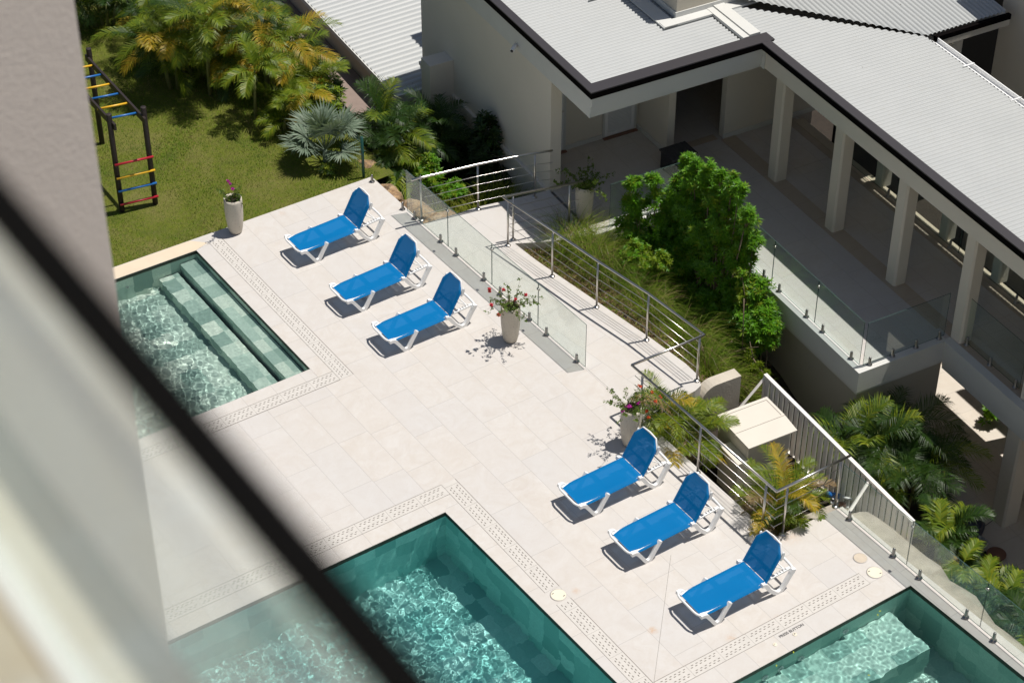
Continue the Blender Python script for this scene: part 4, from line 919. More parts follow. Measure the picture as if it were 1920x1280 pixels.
# ------------------------------------------------------------------ vegetation builders
def rv(rs, a, b): return rs.uniform(a, b)
def frond(mb, o, az, e0, ln, bend, rs, m=0, ll=0.34, nl=26, w=0.020, stemm=None, twist=0.0, vup=0.45):
    K = 9; p = Vector(o); pts = [p.copy()]; dirs = []
    h = Vector((math.cos(az), math.sin(az), 0)); side = Vector((-h.y, h.x, 0))
    for k in range(K):
        s = (k+.5)/K; e = e0-bend*s**1.35; d = h*math.cos(e)+Vector((0, 0, 1))*math.sin(e)+side*(twist*s); d.normalize()
        p = p+d*(ln/K); pts.append(p.copy()); dirs.append(d)
    dirs.append(dirs[-1])
    mb.tube(pts, [0.012*(1-.75*i/K)*(ln/1.2)**.5 for i in range(K+1)], 4, m if stemm is None else stemm, cap=False)
    for i in range(nl):
        s = 0.16+0.84*(i+.5)/nl; f = s*K; k = min(K-1, int(f)); fr = f-k
        q = pts[k].lerp(pts[k+1], fr); d = dirs[k]; up = d.cross(side).normalized()
        if up.z < 0: up = -up
        L_ = ll*(math.sin(math.pi*(0.10+0.80*s))**.7)*rv(rs, .85, 1.1)*(1.0 if s < .9 else .75)
        fw = 0.55+0.75*s
        for sg in (-1, 1):
            if rs.random() < 0.04: continue
            v = (side*sg+d*fw+up*vup*rv(rs, .5, 1.3)).normalized(); ww = w*rv(rs, .8, 1.15)
            wd = (d-v*d.dot(v)).normalized()*ww
            a = q; b = q+v*L_*.5; c = b+(v+Vector((0, 0, -rv(rs, .35, .95)))).normalized()*L_*.5
            mb.add([a-wd*.4, a+wd*.4, b+wd*.55, b-wd*.55, c], [(0, 1, 2, 3), (3, 2, 4)], m)
    return pts[-1]
def palm(name, label, base, stems, fronds, fl, mats, rs, cat='palm', spread=0.35, h=(0.5, 1.2), group=None, ll=0.34, e0=(25, 85), bend=(50, 95), nl=26, trunk=True, w=0.020, leanto=None):
    t = thing(name, label, cat, tuple(base), 0, group); mbT = MB(); mbL = MB(); base = Vector(base)
    for s in range(stems):
        a = rv(rs, 0, 6.28); r = spread*math.sqrt(rs.random()); hh = rv(rs, *h)
        b = base+Vector((math.cos(a)*r*.5, math.sin(a)*r*.5, 0)); top = base+Vector((math.cos(a)*r*1.3, math.sin(a)*r*1.3, hh))
        mbT.tube([b-Vector((0, 0, .1)), b.lerp(top, .5)+Vector((0, 0, .02)), top], [.040, .032, .022], 7)
        a0 = rv(rs, 0, 6.28)
        for k in range(fronds):
            az = a0+k*2.4+rv(rs, -.3, .3); e = R(rv(rs, *e0)); mi = rs.choices(range(len(mats)), [x[1] for x in mats])[0]
            frond(mbL, top+Vector((0, 0, rv(rs, -.08, .05))), az, e, fl*rv(rs, .7, 1.12), R(rv(rs, *bend)), rs, mi, ll, nl, w, twist=rv(rs, -.3, .3))
    if trunk: mbT.build('trunk', M['stem_green'] if h[1] < 2.5 else M['bark'], t)
    mbL.build('fronds', [M[x[0]] for x in mats], t); return t
def leafcluster(mb, c, axis, rs, n=8, L_=0.10, w=0.028, m=0, droop=0.4):
    axis = axis.normalized(); a = Vector((0, 0, 1)) if abs(axis.z) < .9 else Vector((1, 0, 0)); s1 = axis.cross(a).normalized(); s2 = axis.cross(s1)
    ph = rv(rs, 0, 6.28)
    for k in range(n):
        t = ph+k*2.4; el = rv(rs, .15, 1.0); l = L_*rv(rs, .7, 1.2); q = c-axis*rv(rs, 0, .06)
        v = (s1*math.cos(t)+s2*math.sin(t)+axis*el).normalized(); v2 = (v+Vector((0, 0, -droop*rv(rs, .3, 1.2)))).normalized()
        wd = v.cross(axis).normalized()*w*rv(rs, .8, 1.2)
        b = q+v*l*.45; e = b+v2*l*.55
        mb.add([q, b+wd*.5, e, b-wd*.5], [(0, 1, 2, 3)], m)
def blob_shrub(name, label, blobs, density, rs, mats, L_=0.11, w=0.03, stems=None, cat='shrub', group=None, n=8, stemm='bark', base=None, stemr=0.018):
    """blobs: (centre, radius xyz, material weights)"""
    blobs = [(Vector(b[0]), b[1]) for b in blobs]
    b0 = Vector(base) if base is not None else min((b[0] for b in blobs), key=lambda c: c.z)-Vector((0, 0, .5))
    t = thing(name, label, cat, tuple(b0), 0, group); mb = MB(); st = MB()
    for c, r in blobs:
        c = Vector(c); vol = r[0]*r[1]*r[2]; cnt = int(density*(r[0]*r[1]*r[2])**(2/3)*(60 if cat == 'shrub' else 22))
        # a few branch tips poking out give the uneven outline
        tips = [Vector((rs.gauss(0, 1), rs.gauss(0, 1), abs(rs.gauss(0, 1))*1.0+.1)).normalized() for _ in range(9)]
        for k in range(cnt):
            if rs.random() < .45:
                tp = rs.choice(tips); d = (tp+Vector((rs.gauss(0, .16), rs.gauss(0, .16), rs.gauss(0, .16)))).normalized(); s = rv(rs, .65, 1.22)
            else:
                d = Vector((rs.gauss(0, 1), rs.gauss(0, 1), rs.gauss(0, 1))).normalized(); s = rs.random()**.35
                if d.z < -.4 and rs.random() < .5: d.z = -d.z
            q = c+Vector((d.x*r[0], d.y*r[1], d.z*r[2]))*s
            if noise.noise(q*3.0) < -0.30 and s < .9: continue
            leafcluster(mb, q, d*0.7+Vector((0, 0, .7)), rs, n, L_, w, rs.choices(range(len(mats)), [x[1] for x in mats])[0])
        st.tube([b0, b0.lerp(c, .5)+Vector((rv(rs, -.1, .1), rv(rs, -.1, .1), 0)), c+Vector((0, 0, r[2]*.3))], [stemr, stemr*.7, stemr*.35], 6)
        for tp in tips[:5]: st.tube([c-Vector((0, 0, r[2]*.4)), c+Vector((tp.x*r[0], tp.y*r[1], tp.z*r[2]))*.8], [stemr*.4, stemr*.15], 5)
    st.build('stems', M[stemm], t); mb.build('foliage', [M[x[0]] for x in mats], t); return t
rs = random.Random(21)
# ------------------------------------------------------------------ big bright shrubs in the planting bed
def bl(px, py, u, rx, rz=None): 
    c = atu(px, py, u); return (c, (rx*1.16, rx*1.16, (rz or rx)*1.12))
SM = [('shrub', 5), ('shrub2', 1)]
S1 = blob_shrub('shrub', 'slender leafy column of bright green shrub, leftmost by the porch glass', [bl(1188, 352, 18.0, .14, .24), bl(1188, 392, 18.0, .20, .28), bl(1186, 436, 18.0, .30, .34), bl(1196, 480, 18.0, .30, .30)], 34, rs, SM, base=W(18.0, 27.3, -1.2))
S2 = blob_shrub('shrub', 'second slender leafy column beside the leftmost one, bright green', [bl(1226, 345, 18.3, .14, .22), bl(1228, 385, 18.3, .17, .26), bl(1230, 430, 18.3, .20, .3), bl(1236, 480, 18.3, .26, .3)], 34, rs, SM, base=W(18.3, 27.1, -1.2))
S3 = blob_shrub('shrub', 'tallest and widest bright green leafy shrub in front of the terrace glass', [bl(1300, 335, 18.8, .22, .30), bl(1326, 345, 18.8, .18, .24), bl(1290, 385, 18.8, .32, .34), bl(1268, 420, 18.8, .32, .36), bl(1352, 375, 18.9, .24, .26), bl(1372, 368, 18.9, .14, .18), bl(1320, 430, 18.8, .40, .42), bl(1365, 425, 18.9, .34, .30), bl(1280, 480, 18.7, .40, .38), bl(1335, 490, 18.8, .42, .40), bl(1300, 535, 18.7, .34, .26), bl(1250, 465, 18.6, .30, .34), bl(1258, 515, 18.6, .30, .3), bl(1310, 395, 18.9, .34, .34), bl(1375, 470, 18.9, .30, .30), bl(1300, 450, 18.9, .44, .44)]+[bl(x, y, 18.8, .11, .30) for x, y in ((1290, 312), (1310, 322), (1330, 330), (1352, 348), (1372, 352), (1385, 368), (1272, 352), (1255, 378), (1345, 380), (1320, 372), (1285, 400), (1365, 405), (1240, 420), (1400, 415))], 32, rs, [('shrub', 9), ('shrub2', 1)], base=W(18.7, 25.9, -1.6), stemr=.03)
S4 = blob_shrub('shrub', 'upright bright green shrub leaning on the terrace edge, right of the tallest', [bl(1398, 420, 19.0, .20, .24), bl(1388, 455, 19.0, .26, .3), bl(1412, 455, 19.1, .16, .2), bl(1392, 500, 19.0, .26, .3), bl(1375, 540, 18.9, .26, .3)], 32, rs, SM, base=W(19.0, 25.2, -1.7))
S5 = blob_shrub('shrub', 'lowest broad green shrub hanging over the dark court below the terrace', [bl(1330, 560, 18.6, .26, .2), bl(1305, 566, 18.5, .2, .16), bl(1345, 600, 18.6, .30, .3), bl(1360, 640, 18.6, .24, .26), bl(1395, 580, 18.9, .34, .34), bl(1430, 590, 19.1, .30, .30), bl(1440, 630, 19.1, .22, .2), bl(1400, 640, 18.9, .34, .3), bl(1420, 545, 19.1, .22, .26), bl(1340, 575, 18.7, .36, .3), bl(1385, 625, 18.8, .36, .34), bl(1425, 610, 19.0, .36, .3), bl(1365, 600, 18.9, .34, .4)], 30, rs, [('shrub', 4), ('shrub2', 1)], base=W(18.8, 24.4, -2.0), stemr=.025)
S6 = blob_shrub('shrub', 'thin yellow green vine climbing in front of the lowest shrub', [bl(1390, 520, 18.8, .10, .2), bl(1392, 560, 18.8, .14, .26), bl(1395, 605, 18.8, .16, .3), bl(1408, 640, 18.8, .2, .2)], 30, rs, [('shrub2', 3), ('shrub', 1)], L_=.07, w=.022, base=W(18.7, 24.2, -1.9), stemr=.015)
S7 = blob_shrub('shrub', 'small lime green bush between the fountain grass and the leaf columns', [bl(1190, 478, 17.7, .26, .22), bl(1215, 505, 17.8, .24, .2), bl(1240, 492, 17.9, .18, .2)], 30, rs, [('shrub2', 3), ('shrub', 2)], L_=.08, w=.025, base=W(17.8, 26.9, -1.0))
mb = MB(); mbl = MB()
tw_ = thing('fallen_branch', 'bare brown branch with small leafy tips reaching over the dark gap', 'branch', tuple(atu(1378, 655, 18.4)), 0)
for pl in (((1395, 560), (1392, 655)), ((1392, 655), (1350, 672)), ((1392, 655), (1412, 672), (1440, 712)), ((1385, 655), (1422, 650)), ((1412, 672), (1406, 640)), ((1372, 640), (1350, 662))):
    mb.tube([atu(x, y, 18.4) for x, y in pl], [.014]*(len(pl)-1)+[.006], 6)
for px, py, r in ((1405, 665, .14), (1412, 690, .12), (1425, 682, .06), (1426, 704, .08), (1438, 698, .06), (1368, 655, .1)):
    c = atu(px, py, 18.4)
    for k in range(int(60*r/.14)): d = Vector((rs.gauss(0, 1), rs.gauss(0, 1), rs.gauss(0, 1))).normalized(); leafcluster(mbl, c+d*r*rs.random(), d, rs, 6, .08, .022)
mb.build('branch', M['bark'], tw_); mbl.build('foliage', M['shrub2'], tw_)
# ------------------------------------------------------------------ fountain grass
def blade(mb, o, az, ln, lean, rs, m=0, w=0.006, seg=4, droop=1.2):
    h = Vector((math.cos(az), math.sin(az), 0)); sd = Vector((-h.y, h.x, 0))*w; p = Vector(o); e = math.pi/2-lean; vs = [p-sd, p+sd]
    for k in range(seg):
        e -= droop*(k+1)/seg/seg*1.4; p = p+(h*math.cos(e)+Vector((0, 0, math.sin(e))))*(ln/seg); f = 1-(k+1)/seg*.85; vs += [p-sd*f, p+sd*f]
    mb.add(vs, [(2*k, 2*k+1, 2*k+3, 2*k+2) for k in range(seg)], m); return p
kerb = [(18.66, 27.1), (18.72, 26.3), (18.82, 25.7), (18.95, 24.7), (19.12, 23.4), (19.2, 22.3)]
def kerbpt(s):
    f = s*(len(kerb)-1); i = min(len(kerb)-2, int(f)); f -= i; return kerb[i][0]+(kerb[i+1][0]-kerb[i][0])*f, kerb[i][1]+(kerb[i+1][1]-kerb[i][1])*f
mb = MB()
placed = []
for k in range(900):
    s = rs.random(); x, y = kerbpt(s); dx = .62+.95*rs.random()
    if Bf((x+dx, y))[0] > 18.7 or any((x+dx-a)**2+(y-b)**2 < .19**2 for a, b in placed): continue
    placed.append((x+dx, y)); o = Vector((x+dx, y, bedz(x+dx, y)-.02)); hgt = rv(rs, .62, 1.12); tone = rs.choice([0, 0, 0, 1, 1]); r0 = rv(rs, .04, .09)
    for j in range(110):
        az = rv(rs, 0, 6.28) if rs.random() < .65 else rs.gauss(-.6, .7); mi = tone if rs.random() < .85 else 2
        blade(mb, o+Vector((math.cos(az)*r0*rs.random(), math.sin(az)*r0*rs.random(), 0)), az, hgt*rv(rs, .6, 1.25), abs(rs.gauss(.10, .30)), rs, mi, .0048, 5, 1.9)
tag(mb.build('fountain_grass', [M['fgrass'], M['fgrass2'], M['deadleaf']]), 'arching yellow green fountain grass filling the bed beside the walkway', 'grass', kind='stuff')
mb = MB()
for k in range(2600):
    s = rs.random(); x, y = kerbpt(s); dx = .02+.75*rs.random()**1.3; o = Vector((x+dx, y, bedz(x+dx, y)+.02)); mi = 0 if rs.random() < .72 else 1
    leafcluster(mb, o+Vector((0, 0, .08*rs.random())), Vector((rs.gauss(0, .4), rs.gauss(0, .4), 1)), rs, 6, .085, .016, mi)
tag(mb.build('ground_cover', [M['deadleaf'], M['shrub2']]), 'brown dry and patchy green ground cover at the foot of the walkway edge', 'ground cover', kind='stuff')
pl = thing('grass_plumes', 'pale feathery grass plumes standing above the fountain grass', 'plumes', (19, 26.8, -.4)); mb = MB()
for px, py, z in [(1003+rs.uniform(0, 70), 428+rs.uniform(0, 22), .1) for _ in range(15)]+[(1070+rs.uniform(-10, 25), 440+rs.uniform(0, 16), .0) for _ in range(5)]+[(1130+rs.uniform(0, 32), 462+rs.uniform(0, 22), -.1) for _ in range(9)]:
    c = at(px, py, z); az = rs.gauss(3.2, .8); d = Vector((math.cos(az)*.45, math.sin(az)*.3, 1)).normalized(); mb.tube([c-d*.4, c], .0025, 4)
    for k in range(46):
        q = c+d*(.14*k/46-.0); r = .016*math.sin(math.pi*(k+4)/52); v = Vector((rs.gauss(0, 1), rs.gauss(0, 1), rs.gauss(.8, .6))).normalized(); s_ = v.cross(d).normalized()*.0025
        mb.add([q-s_, q+s_, q+v*r*1.4], [(0, 1, 2)])
mb.build('plumes', M['plume'], pl)
# ------------------------------------------------------------------ yellowing palms beside the deck
palm('areca_palm', 'yellowing palm clump behind the straight railing, by the concrete wall', (18.08, 21.15, -1.15), 8, 8, .95, [('areca1', 5), ('areca3', 1), ('areca2', 1.3), ('deadleaf', .5)], rs, spread=.36, h=(.7, 1.35), ll=.29, e0=(10, 80), bend=(60, 110), nl=36, w=.012)
palm('areca_palm', 'yellowing palm clump inside the lower railing corner, dry fronds at its foot', (18.20, 18.72, -1.0), 8, 8, .92, [('areca1', 4), ('areca3', 1), ('areca2', 1.5), ('deadleaf', .9)], rs, spread=.32, h=(.55, 1.25), ll=.27, e0=(5, 82), bend=(60, 110), nl=36, w=.012)
# ------------------------------------------------------------------ palms in the dark lower court
def palm_c(label, px, py, zc, stems, fronds, fl, mats, zb=-3.0, **k):
    c = at(px, py, zc); return palm('areca_palm', label, (c.x, c.y, zb), stems, fronds, fl, mats, rs, h=(zc-zb-.35, zc-zb+.1), **k)
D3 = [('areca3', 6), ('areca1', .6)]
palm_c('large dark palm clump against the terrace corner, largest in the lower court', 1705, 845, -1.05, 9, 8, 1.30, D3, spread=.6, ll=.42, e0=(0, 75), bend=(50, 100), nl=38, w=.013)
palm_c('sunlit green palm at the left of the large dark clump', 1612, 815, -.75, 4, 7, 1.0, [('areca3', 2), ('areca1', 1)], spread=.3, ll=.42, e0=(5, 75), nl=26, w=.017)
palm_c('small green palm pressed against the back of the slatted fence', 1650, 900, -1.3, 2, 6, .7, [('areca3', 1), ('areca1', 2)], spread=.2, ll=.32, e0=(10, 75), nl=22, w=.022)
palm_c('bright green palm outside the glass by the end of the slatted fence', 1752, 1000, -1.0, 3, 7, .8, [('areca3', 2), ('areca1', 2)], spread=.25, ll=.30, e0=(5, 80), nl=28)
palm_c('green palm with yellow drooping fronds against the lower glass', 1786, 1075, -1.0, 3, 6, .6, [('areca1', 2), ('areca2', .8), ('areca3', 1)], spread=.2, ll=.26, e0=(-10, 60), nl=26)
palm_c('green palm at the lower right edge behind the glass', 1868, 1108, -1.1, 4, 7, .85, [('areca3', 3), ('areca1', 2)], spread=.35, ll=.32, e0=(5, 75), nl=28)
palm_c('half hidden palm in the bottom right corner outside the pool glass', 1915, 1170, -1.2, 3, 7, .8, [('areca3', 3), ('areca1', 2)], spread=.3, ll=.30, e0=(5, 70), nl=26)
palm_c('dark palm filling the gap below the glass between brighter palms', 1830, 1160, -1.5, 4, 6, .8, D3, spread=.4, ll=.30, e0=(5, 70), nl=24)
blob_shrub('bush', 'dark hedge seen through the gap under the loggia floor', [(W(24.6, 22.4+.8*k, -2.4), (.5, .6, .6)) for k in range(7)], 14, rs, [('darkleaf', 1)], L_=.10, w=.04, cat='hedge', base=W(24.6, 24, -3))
blob_shrub('bush', 'sprig of bright leaves beside the lit lower path', [(at(1857, 775, -2.7), (.18, .18, .25))], 26, rs, SM, L_=.12, w=.05, base=at(1857, 785, -2.98))
# items lying in the lower court
p = at(1808, 985, -2.75)
t = thing('storage_drum', 'dark blue drum with a white label lying in the shaded court', 'drum', (p.x, p.y, -3))
mb = MB(); mb.tube([p+Vector((-.10, .30, 0)), p+Vector((-.09, .27, 0)), p+Vector((.10, -.30, 0)), p+Vector((.11, -.32, 0))], [.20, .22, .22, .19], 20); mb.build('drum_body', plain('navy_plastic', (.015, .02, .05), .4), t)
mb = MB(); mb.tube([p+Vector((-.075, .23, .0)), p+Vector((-.03, .10, .0))], .223, 20, cap=False); mb.build('paper_label', M['white_paint'], t)
p = at(1830, 1027, -2.85)
t = thing('paint_bucket', 'white paint bucket splashed with dark stains in the shaded court', 'bucket', (p.x, p.y, -3)); mb = MB(); mb.lathe((p.x, p.y, -3.0), [(.15, 0), (.18, .28), (.19, .28), (.19, .31), (.165, .31), (.16, .2)], 20)
mb.build('pail', plain('stained_white', (.34, .36, .38), .5, var=.8, scale=14), t); mb = MB(); mb.tube([(p.x-.19, p.y, -2.72), (p.x-.1, p.y-.17, -2.6), (p.x+.1, p.y-.17, -2.6), (p.x+.19, p.y, -2.72)], .006, 6); mb.build('handle', M['steel'], t)
p = at(1868, 1040, -2.9)
t = thing('red_basin', 'dull red plastic basin beside the stained bucket', 'basin', (p.x, p.y, -3)); mb = MB(); mb.lathe((p.x, p.y, -3), [(.12, 0), (.16, .12), (.175, .12), (.175, .135), (.15, .135), (.11, .03)], 20); mb.build('bowl', plain('dull_red', (.10, .012, .01), .5), t)
mb = MB(); mb.lathe((p.x, p.y, -2.875), [(.172, 0), (.182, .004), (.182, .012), (.172, .016)], 20); mb.build('rim', M['red_tile'], t)
hz = MB(); q = [at(x, y, -2.96) for x, y in ((1740, 1035), (1790, 1012), (1830, 998), (1862, 975), (1868, 955))]; hz.tube(q, .014, 6); tag(hz.build('garden_hose', M['black_plastic']), 'thin dark hose lying on the soil near the lower column', 'hose')
p = at(1548, 925, -.75)
t = thing('pump_fittings', 'blue filter pump with white pipes behind the railing corner', 'pump', (p.x, p.y, -1.1))
mb = MB(); mb.tube([p, p+Vector((.16, -.2, .0))], .055, 14); mb.build('pump_body', M['blue'], t)
mb = MB(); mb.tube([p+Vector((-.12, .2, 0)), p+Vector((-.02, .03, 0))], .035, 10); mb.tube([p+Vector((.18, -.22, 0)), p+Vector((.30, -.40, 0)), p+Vector((.30, -.40, -.3))], .03, 10); mb.tube([p+Vector((.0, -.15, -.1)), p+Vector((.18, -.42, -.1))], .03, 10); mb.build('pipe', M['plastic_white'], t)
mb = MB(); mb.tube([p+Vector((.05, -.28, -.05)), p+Vector((.14, -.38, -.05))], .045, 10); mb.tube([p+Vector((-.15, .24, 0)), p+Vector((-.11, .18, 0))], .045, 10); mb.build('coupling', plain('rust_brown', (.25, .08, .03), .6), t)
mb = MB(); mb.ubox(16.75, 19.72, -1.2, 17.9, 20.5, -.86); tag(mb.build('stone_block', M['ledge_stone']), 'pale stone block under the pump and pipes', 'stone')
# planter box at the foot of the second palm
mb = MB(); mb.prism([(17.62, 18.06), (18.35, 18.06), (18.35, 18.5), (17.62, 18.5)], -1.2, -.50); tag(mb.build('planter_box', M['concrete']), 'low concrete planter at the foot of the lower palm', 'planter')
# ------------------------------------------------------------------ potted plants
def pot(label, px, py, h, kind, flowers):
    c = at(px, py, 0); c = c+Vector((.07, .10, 0)) ; t = thing('potted_plant', label, 'potted plant', (c.x, c.y, 0), rv(rs, 0, 6), None); t.rotation_euler.z = 0
    mb = MB(); mb.lathe((c.x, c.y, .004), [(.105, 0), (.125, .02), (.15, .12*h/.8), (.175, .35*h/.8), (.185, h*.72), (.182, h*.93), (.178, h), (.158, h), (.155, h-.05)], 32); mb.build('pot', M['pot'], t)
    mb = MB(); mb.lathe((c.x, c.y, h-.06), [(.154, 0), (.154, .02)], 20); mb.build('soil', M['soil'], t)
    lv = MB(); st = MB(); fl = [MB() for _ in flowers]; top = c+Vector((0, 0, h-.03))
    if kind == 'spindly': nb, bl_, up = 6, (.2, .5), (.9, 2.5)
    else: nb, bl_, up = 17, (.30, .62), (.35, 1.5)
    tips = []
    for k in range(nb):
        az = k*2.4+rv(rs, -.3, .3); ln = rv(rs, *bl_); u_ = rv(rs, *up); d = Vector((math.cos(az), math.sin(az), u_)).normalized(); p0 = top+Vector((math.cos(az)*.07, math.sin(az)*.07, 0)); pts = [p0]
        for j in range(6): p0 = p0+d*(ln/6); d = (d+Vector((rs.gauss(0, .14), rs.gauss(0, .14), -.10+rs.gauss(0, .08)))).normalized(); pts.append(p0)
        st.tube(pts, [.006-.0008*i for i in range(7)], 5); tips.append(pts)
        for i in range(1, 7):
            for _ in range(2 if kind != 'dense' else 4):
                if rs.random() < .8: leafcluster(lv, pts[i]+Vector((rs.gauss(0, .02), rs.gauss(0, .02), rs.gauss(0, .02))), Vector((rs.gauss(0, 1), rs.gauss(0, 1), .8)), rs, 5, .045, .026, 0, .2)
    for _ in range(70): a = rv(rs, 0, 6.28); r = .16*math.sqrt(rs.random()); leafcluster(lv, top+Vector((math.cos(a)*r*1.15, math.sin(a)*r*1.15, rv(rs, -.08, .06))), Vector((math.cos(a), math.sin(a), .4)), rs, 6, .045, .024, 1, .8)
    for fi, (m, spots_) in enumerate(flowers):
        for (fx, fy, fr) in spots_:
            q = atv(fx, fy, Bf(c)[1]); fb = MB()
            for _ in range(int(26*fr/.06)):
                d = Vector((rs.gauss(0, 1), rs.gauss(0, 1), rs.gauss(0, 1))).normalized(); leafcluster(fb, q+d*fr*rs.random()**.5, d, rs, 4, .034, .030, 0, .1)
            fb.build('flower_cluster', M[m], t)
    st.build('branches', M['bark'], t); lv.build('leaves', [M['bougleaf'], M['darkleaf']], t); return t
pot('tall stone pot with sparse pink flowers standing at the edge of the lawn', 441, 441, .80, 'spindly', [('magfl', [(428, 340, .035), (436, 354, .03), (431, 345, .02)])])
pot('tall stone pot with red flowers beside the middle of the deck glass', 957, 645, .80, 'flower', [('pinkfl', [(921, 572, .05), (944, 543, .03), (967, 561, .03), (935, 590, .035), (918, 545, .03), (986, 553, .025), (918, 541, .02), (968, 588, .02)])])
pot('tall stone pot with purple and orange flowers near the lower loungers', 1181, 840, .82, 'flower', [('magfl', [(1180, 762, .05), (1197, 756, .03), (1168, 770, .025), (1190, 770, .03)]), ('redfl', [(1229, 752, .035), (1238, 744, .02), (1200, 724, .02), (1222, 735, .025), (1213, 770, .03), (1216, 782, .02)])])
pot('tall plain pot with dark trailing foliage in the shade of the porch', 1095, 416, .80, 'dense', [])
# ------------------------------------------------------------------ garden planting
GA = [('areca1', 5), ('areca2', .9), ('areca3', 1.2), ('deadleaf', .15)]
GB = [('areca1', 3), ('areca2', 1.5), ('areca3', .8)]
palm('areca_palm', 'tall yellow green palm with slim pale trunk in the middle of the lawn clump', (16.25, 35.5, -.05), 2, 9, 1.35, GA, rs, spread=.15, h=(1.7, 2.1), ll=.42, e0=(0, 70), bend=(40, 85), nl=44, w=.013)
palm('areca_palm', 'low yellow palm fronds at the left of the lawn clump', (15.85, 36.2, -.05), 3, 7, 1.05, GB, rs, spread=.35, h=(.9, 1.5), ll=.36, e0=(0, 70), bend=(50, 95), nl=38, w=.013)
palm('areca_palm', 'bright young palm standing in front of the lawn clump', (16.6, 34.15, -.05), 1, 9, .85, [('areca1', 1)], rs, spread=.1, h=(1.15, 1.3), ll=.33, e0=(5, 80), bend=(50, 100), nl=36, w=.015)
palm('areca_palm', 'golden palm clump on the right of the lawn group, fronds arching to the outbuilding', (17.4, 34.9, -.1), 6, 7, 1.2, GB, rs, spread=.55, h=(.9, 1.8), ll=.38, e0=(5, 75), bend=(50, 95), nl=40, w=.013)
palm('areca_palm', 'golden palm clump behind, beside the eaves of the outbuilding', (17.55, 36.6, -.1), 6, 7, 1.2, GA, rs, spread=.55, h=(.9, 1.8), ll=.38, e0=(5, 75), bend=(50, 95), nl=38, w=.013)
palm('areca_palm', 'small low palm with yellow tips near the silver fan palm', (16.95, 33.45, -.05), 2, 7, .62, [('areca1', 3), ('areca2', 1)], rs, spread=.2, h=(.3, .7), ll=.28, e0=(0, 75), nl=32, w=.013)
palm('areca_palm', 'palm clump at the top of the lawn between tall and golden palms', (16.6, 37.6, -.05), 5, 7, 1.2, GA, rs, spread=.5, h=(.9, 1.7), ll=.38, e0=(5, 75), nl=38, w=.013)
palm('areca_palm', 'dark green feathery palm clump at the top left beside the hotel wall', (15.7, 39.4, -.05), 7, 8, 1.0, [('areca3', 3), ('areca1', 1)], rs, spread=.6, h=(.5, 1.1), ll=.34, e0=(5, 80), bend=(50, 100), nl=28, w=.015)
palm('areca_palm', 'dark palm further back at the top left corner', (14.6, 41.2, -.05), 6, 7, 1.1, [('areca3', 1)], rs, spread=.7, h=(.5, 1.3), ll=.34, e0=(5, 80), nl=24)
blob_shrub('bush', 'dark leafy bush at the top of the lawn beside the feathery palm', [((17.1, 39.9, .5), (.6, .6, .5)), ((17.7, 39.2, .4), (.5, .5, .4))], 16, rs, [('darkleaf', 3), ('areca3', 1)], L_=.12, w=.04)
blob_shrub('bush', 'pale strappy plant at the top edge of the lawn', [((16.6, 40.4, .35), (.45, .45, .3))], 12, rs, [('silver', 1)], L_=.3, w=.035)
for i, (x, y, r, lab, m) in enumerate(((18.3, 35.9, .6, 'dark bush squeezed between the palms and the outbuilding wall', 'darkleaf'), (18.25, 34.4, .5, 'green bush at the corner of the outbuilding path', 'areca3'), (17.9, 33.5, .42, 'yellow green bush behind the silver fan palm', 'shrub2'), (18.5, 37.6, .6, 'dark bush along the upper part of the outbuilding', 'darkleaf'))):
    blob_shrub('bush', lab, [((x, y, .25), (r, r, .5)), ((x+.1, y-.4, .0), (r*.8, r*.7, .4))], 18, rs, [(m, 3), ('areca3', 1)], L_=.11, w=.04, base=(x, y, -.6))
for i, (x, y, lab) in enumerate(((16.5, 36.4, 'fronds low in the centre of the lawn clump'), (17.2, 35.8, 'fronds between the tall and the golden palms'), (16.1, 37.4, 'yellowing fronds behind the left side of the lawn clump'), (17.5, 33.9, 'low golden fronds at the right foot of the lawn clump'))):
    palm('areca_palm', 'small palm, '+lab, (x, y, -.05), 5, 7, 1.0, GB if i % 2 else GA, rs, spread=.5, h=(.4, 1.0), ll=.34, e0=(0, 75), nl=36, w=.013)
# silver fan palm
def fan_palm(name, label, base, n, rad, mats, h, cat='palm', spread=1.0, seg=26):
    t = thing(name, label, cat, base, 0); st = MB(); lf = MB(); b = Vector(base)
    st.tube([b-Vector((0, 0, .1)), b+Vector((0, 0, h*.35))], [.07, .05], 8)
    for k in range(n):
        az = k*2.4+rv(rs, -.2, .2); el = R(rv(rs, 15, 88)); d = Vector((math.cos(az)*math.cos(el), math.sin(az)*math.cos(el), math.sin(el))); ln = rv(rs, .45, .8)*h
        c = b+Vector((0, 0, h*.3))+d*ln*spread; st.tube([b+Vector((0, 0, h*.3)), c], [.014, .008], 5)
        ax = (d+Vector((0, 0, -.25))).normalized(); s1 = ax.cross(Vector((0, 0, 1))).normalized(); up = s1.cross(ax)
        for j in range(seg):
            th = R(-125+250*j/(seg-1)); v = (ax*math.cos(th)+s1*math.sin(th)+up*rv(rs, .05, .3)).normalized(); r_ = rad*rv(rs, .85, 1.08)*(1-.22*abs(th)/2.2); w = .050
            wd = v.cross(up).normalized()*w*.5; mid = c+v*r_*.55; tip = mid+(v+Vector((0, 0, -rv(rs, .1, .5)))).normalized()*r_*.45
            lf.add([c-wd*.3, c+wd*.3, mid+wd, mid-wd, tip], [(0, 1, 2, 3), (3, 2, 4)], 0)
    st.build('leaf_stalks', M['silver'], t); lf.build('fan_leaves', [M[m] for m in mats], t); return t
fan_palm('fan_palm', 'silvery blue green fan palm beside the lawn, the only one of its kind', (17.05, 31.85, -.05), 13, .54, ['silver'], .9, seg=34)
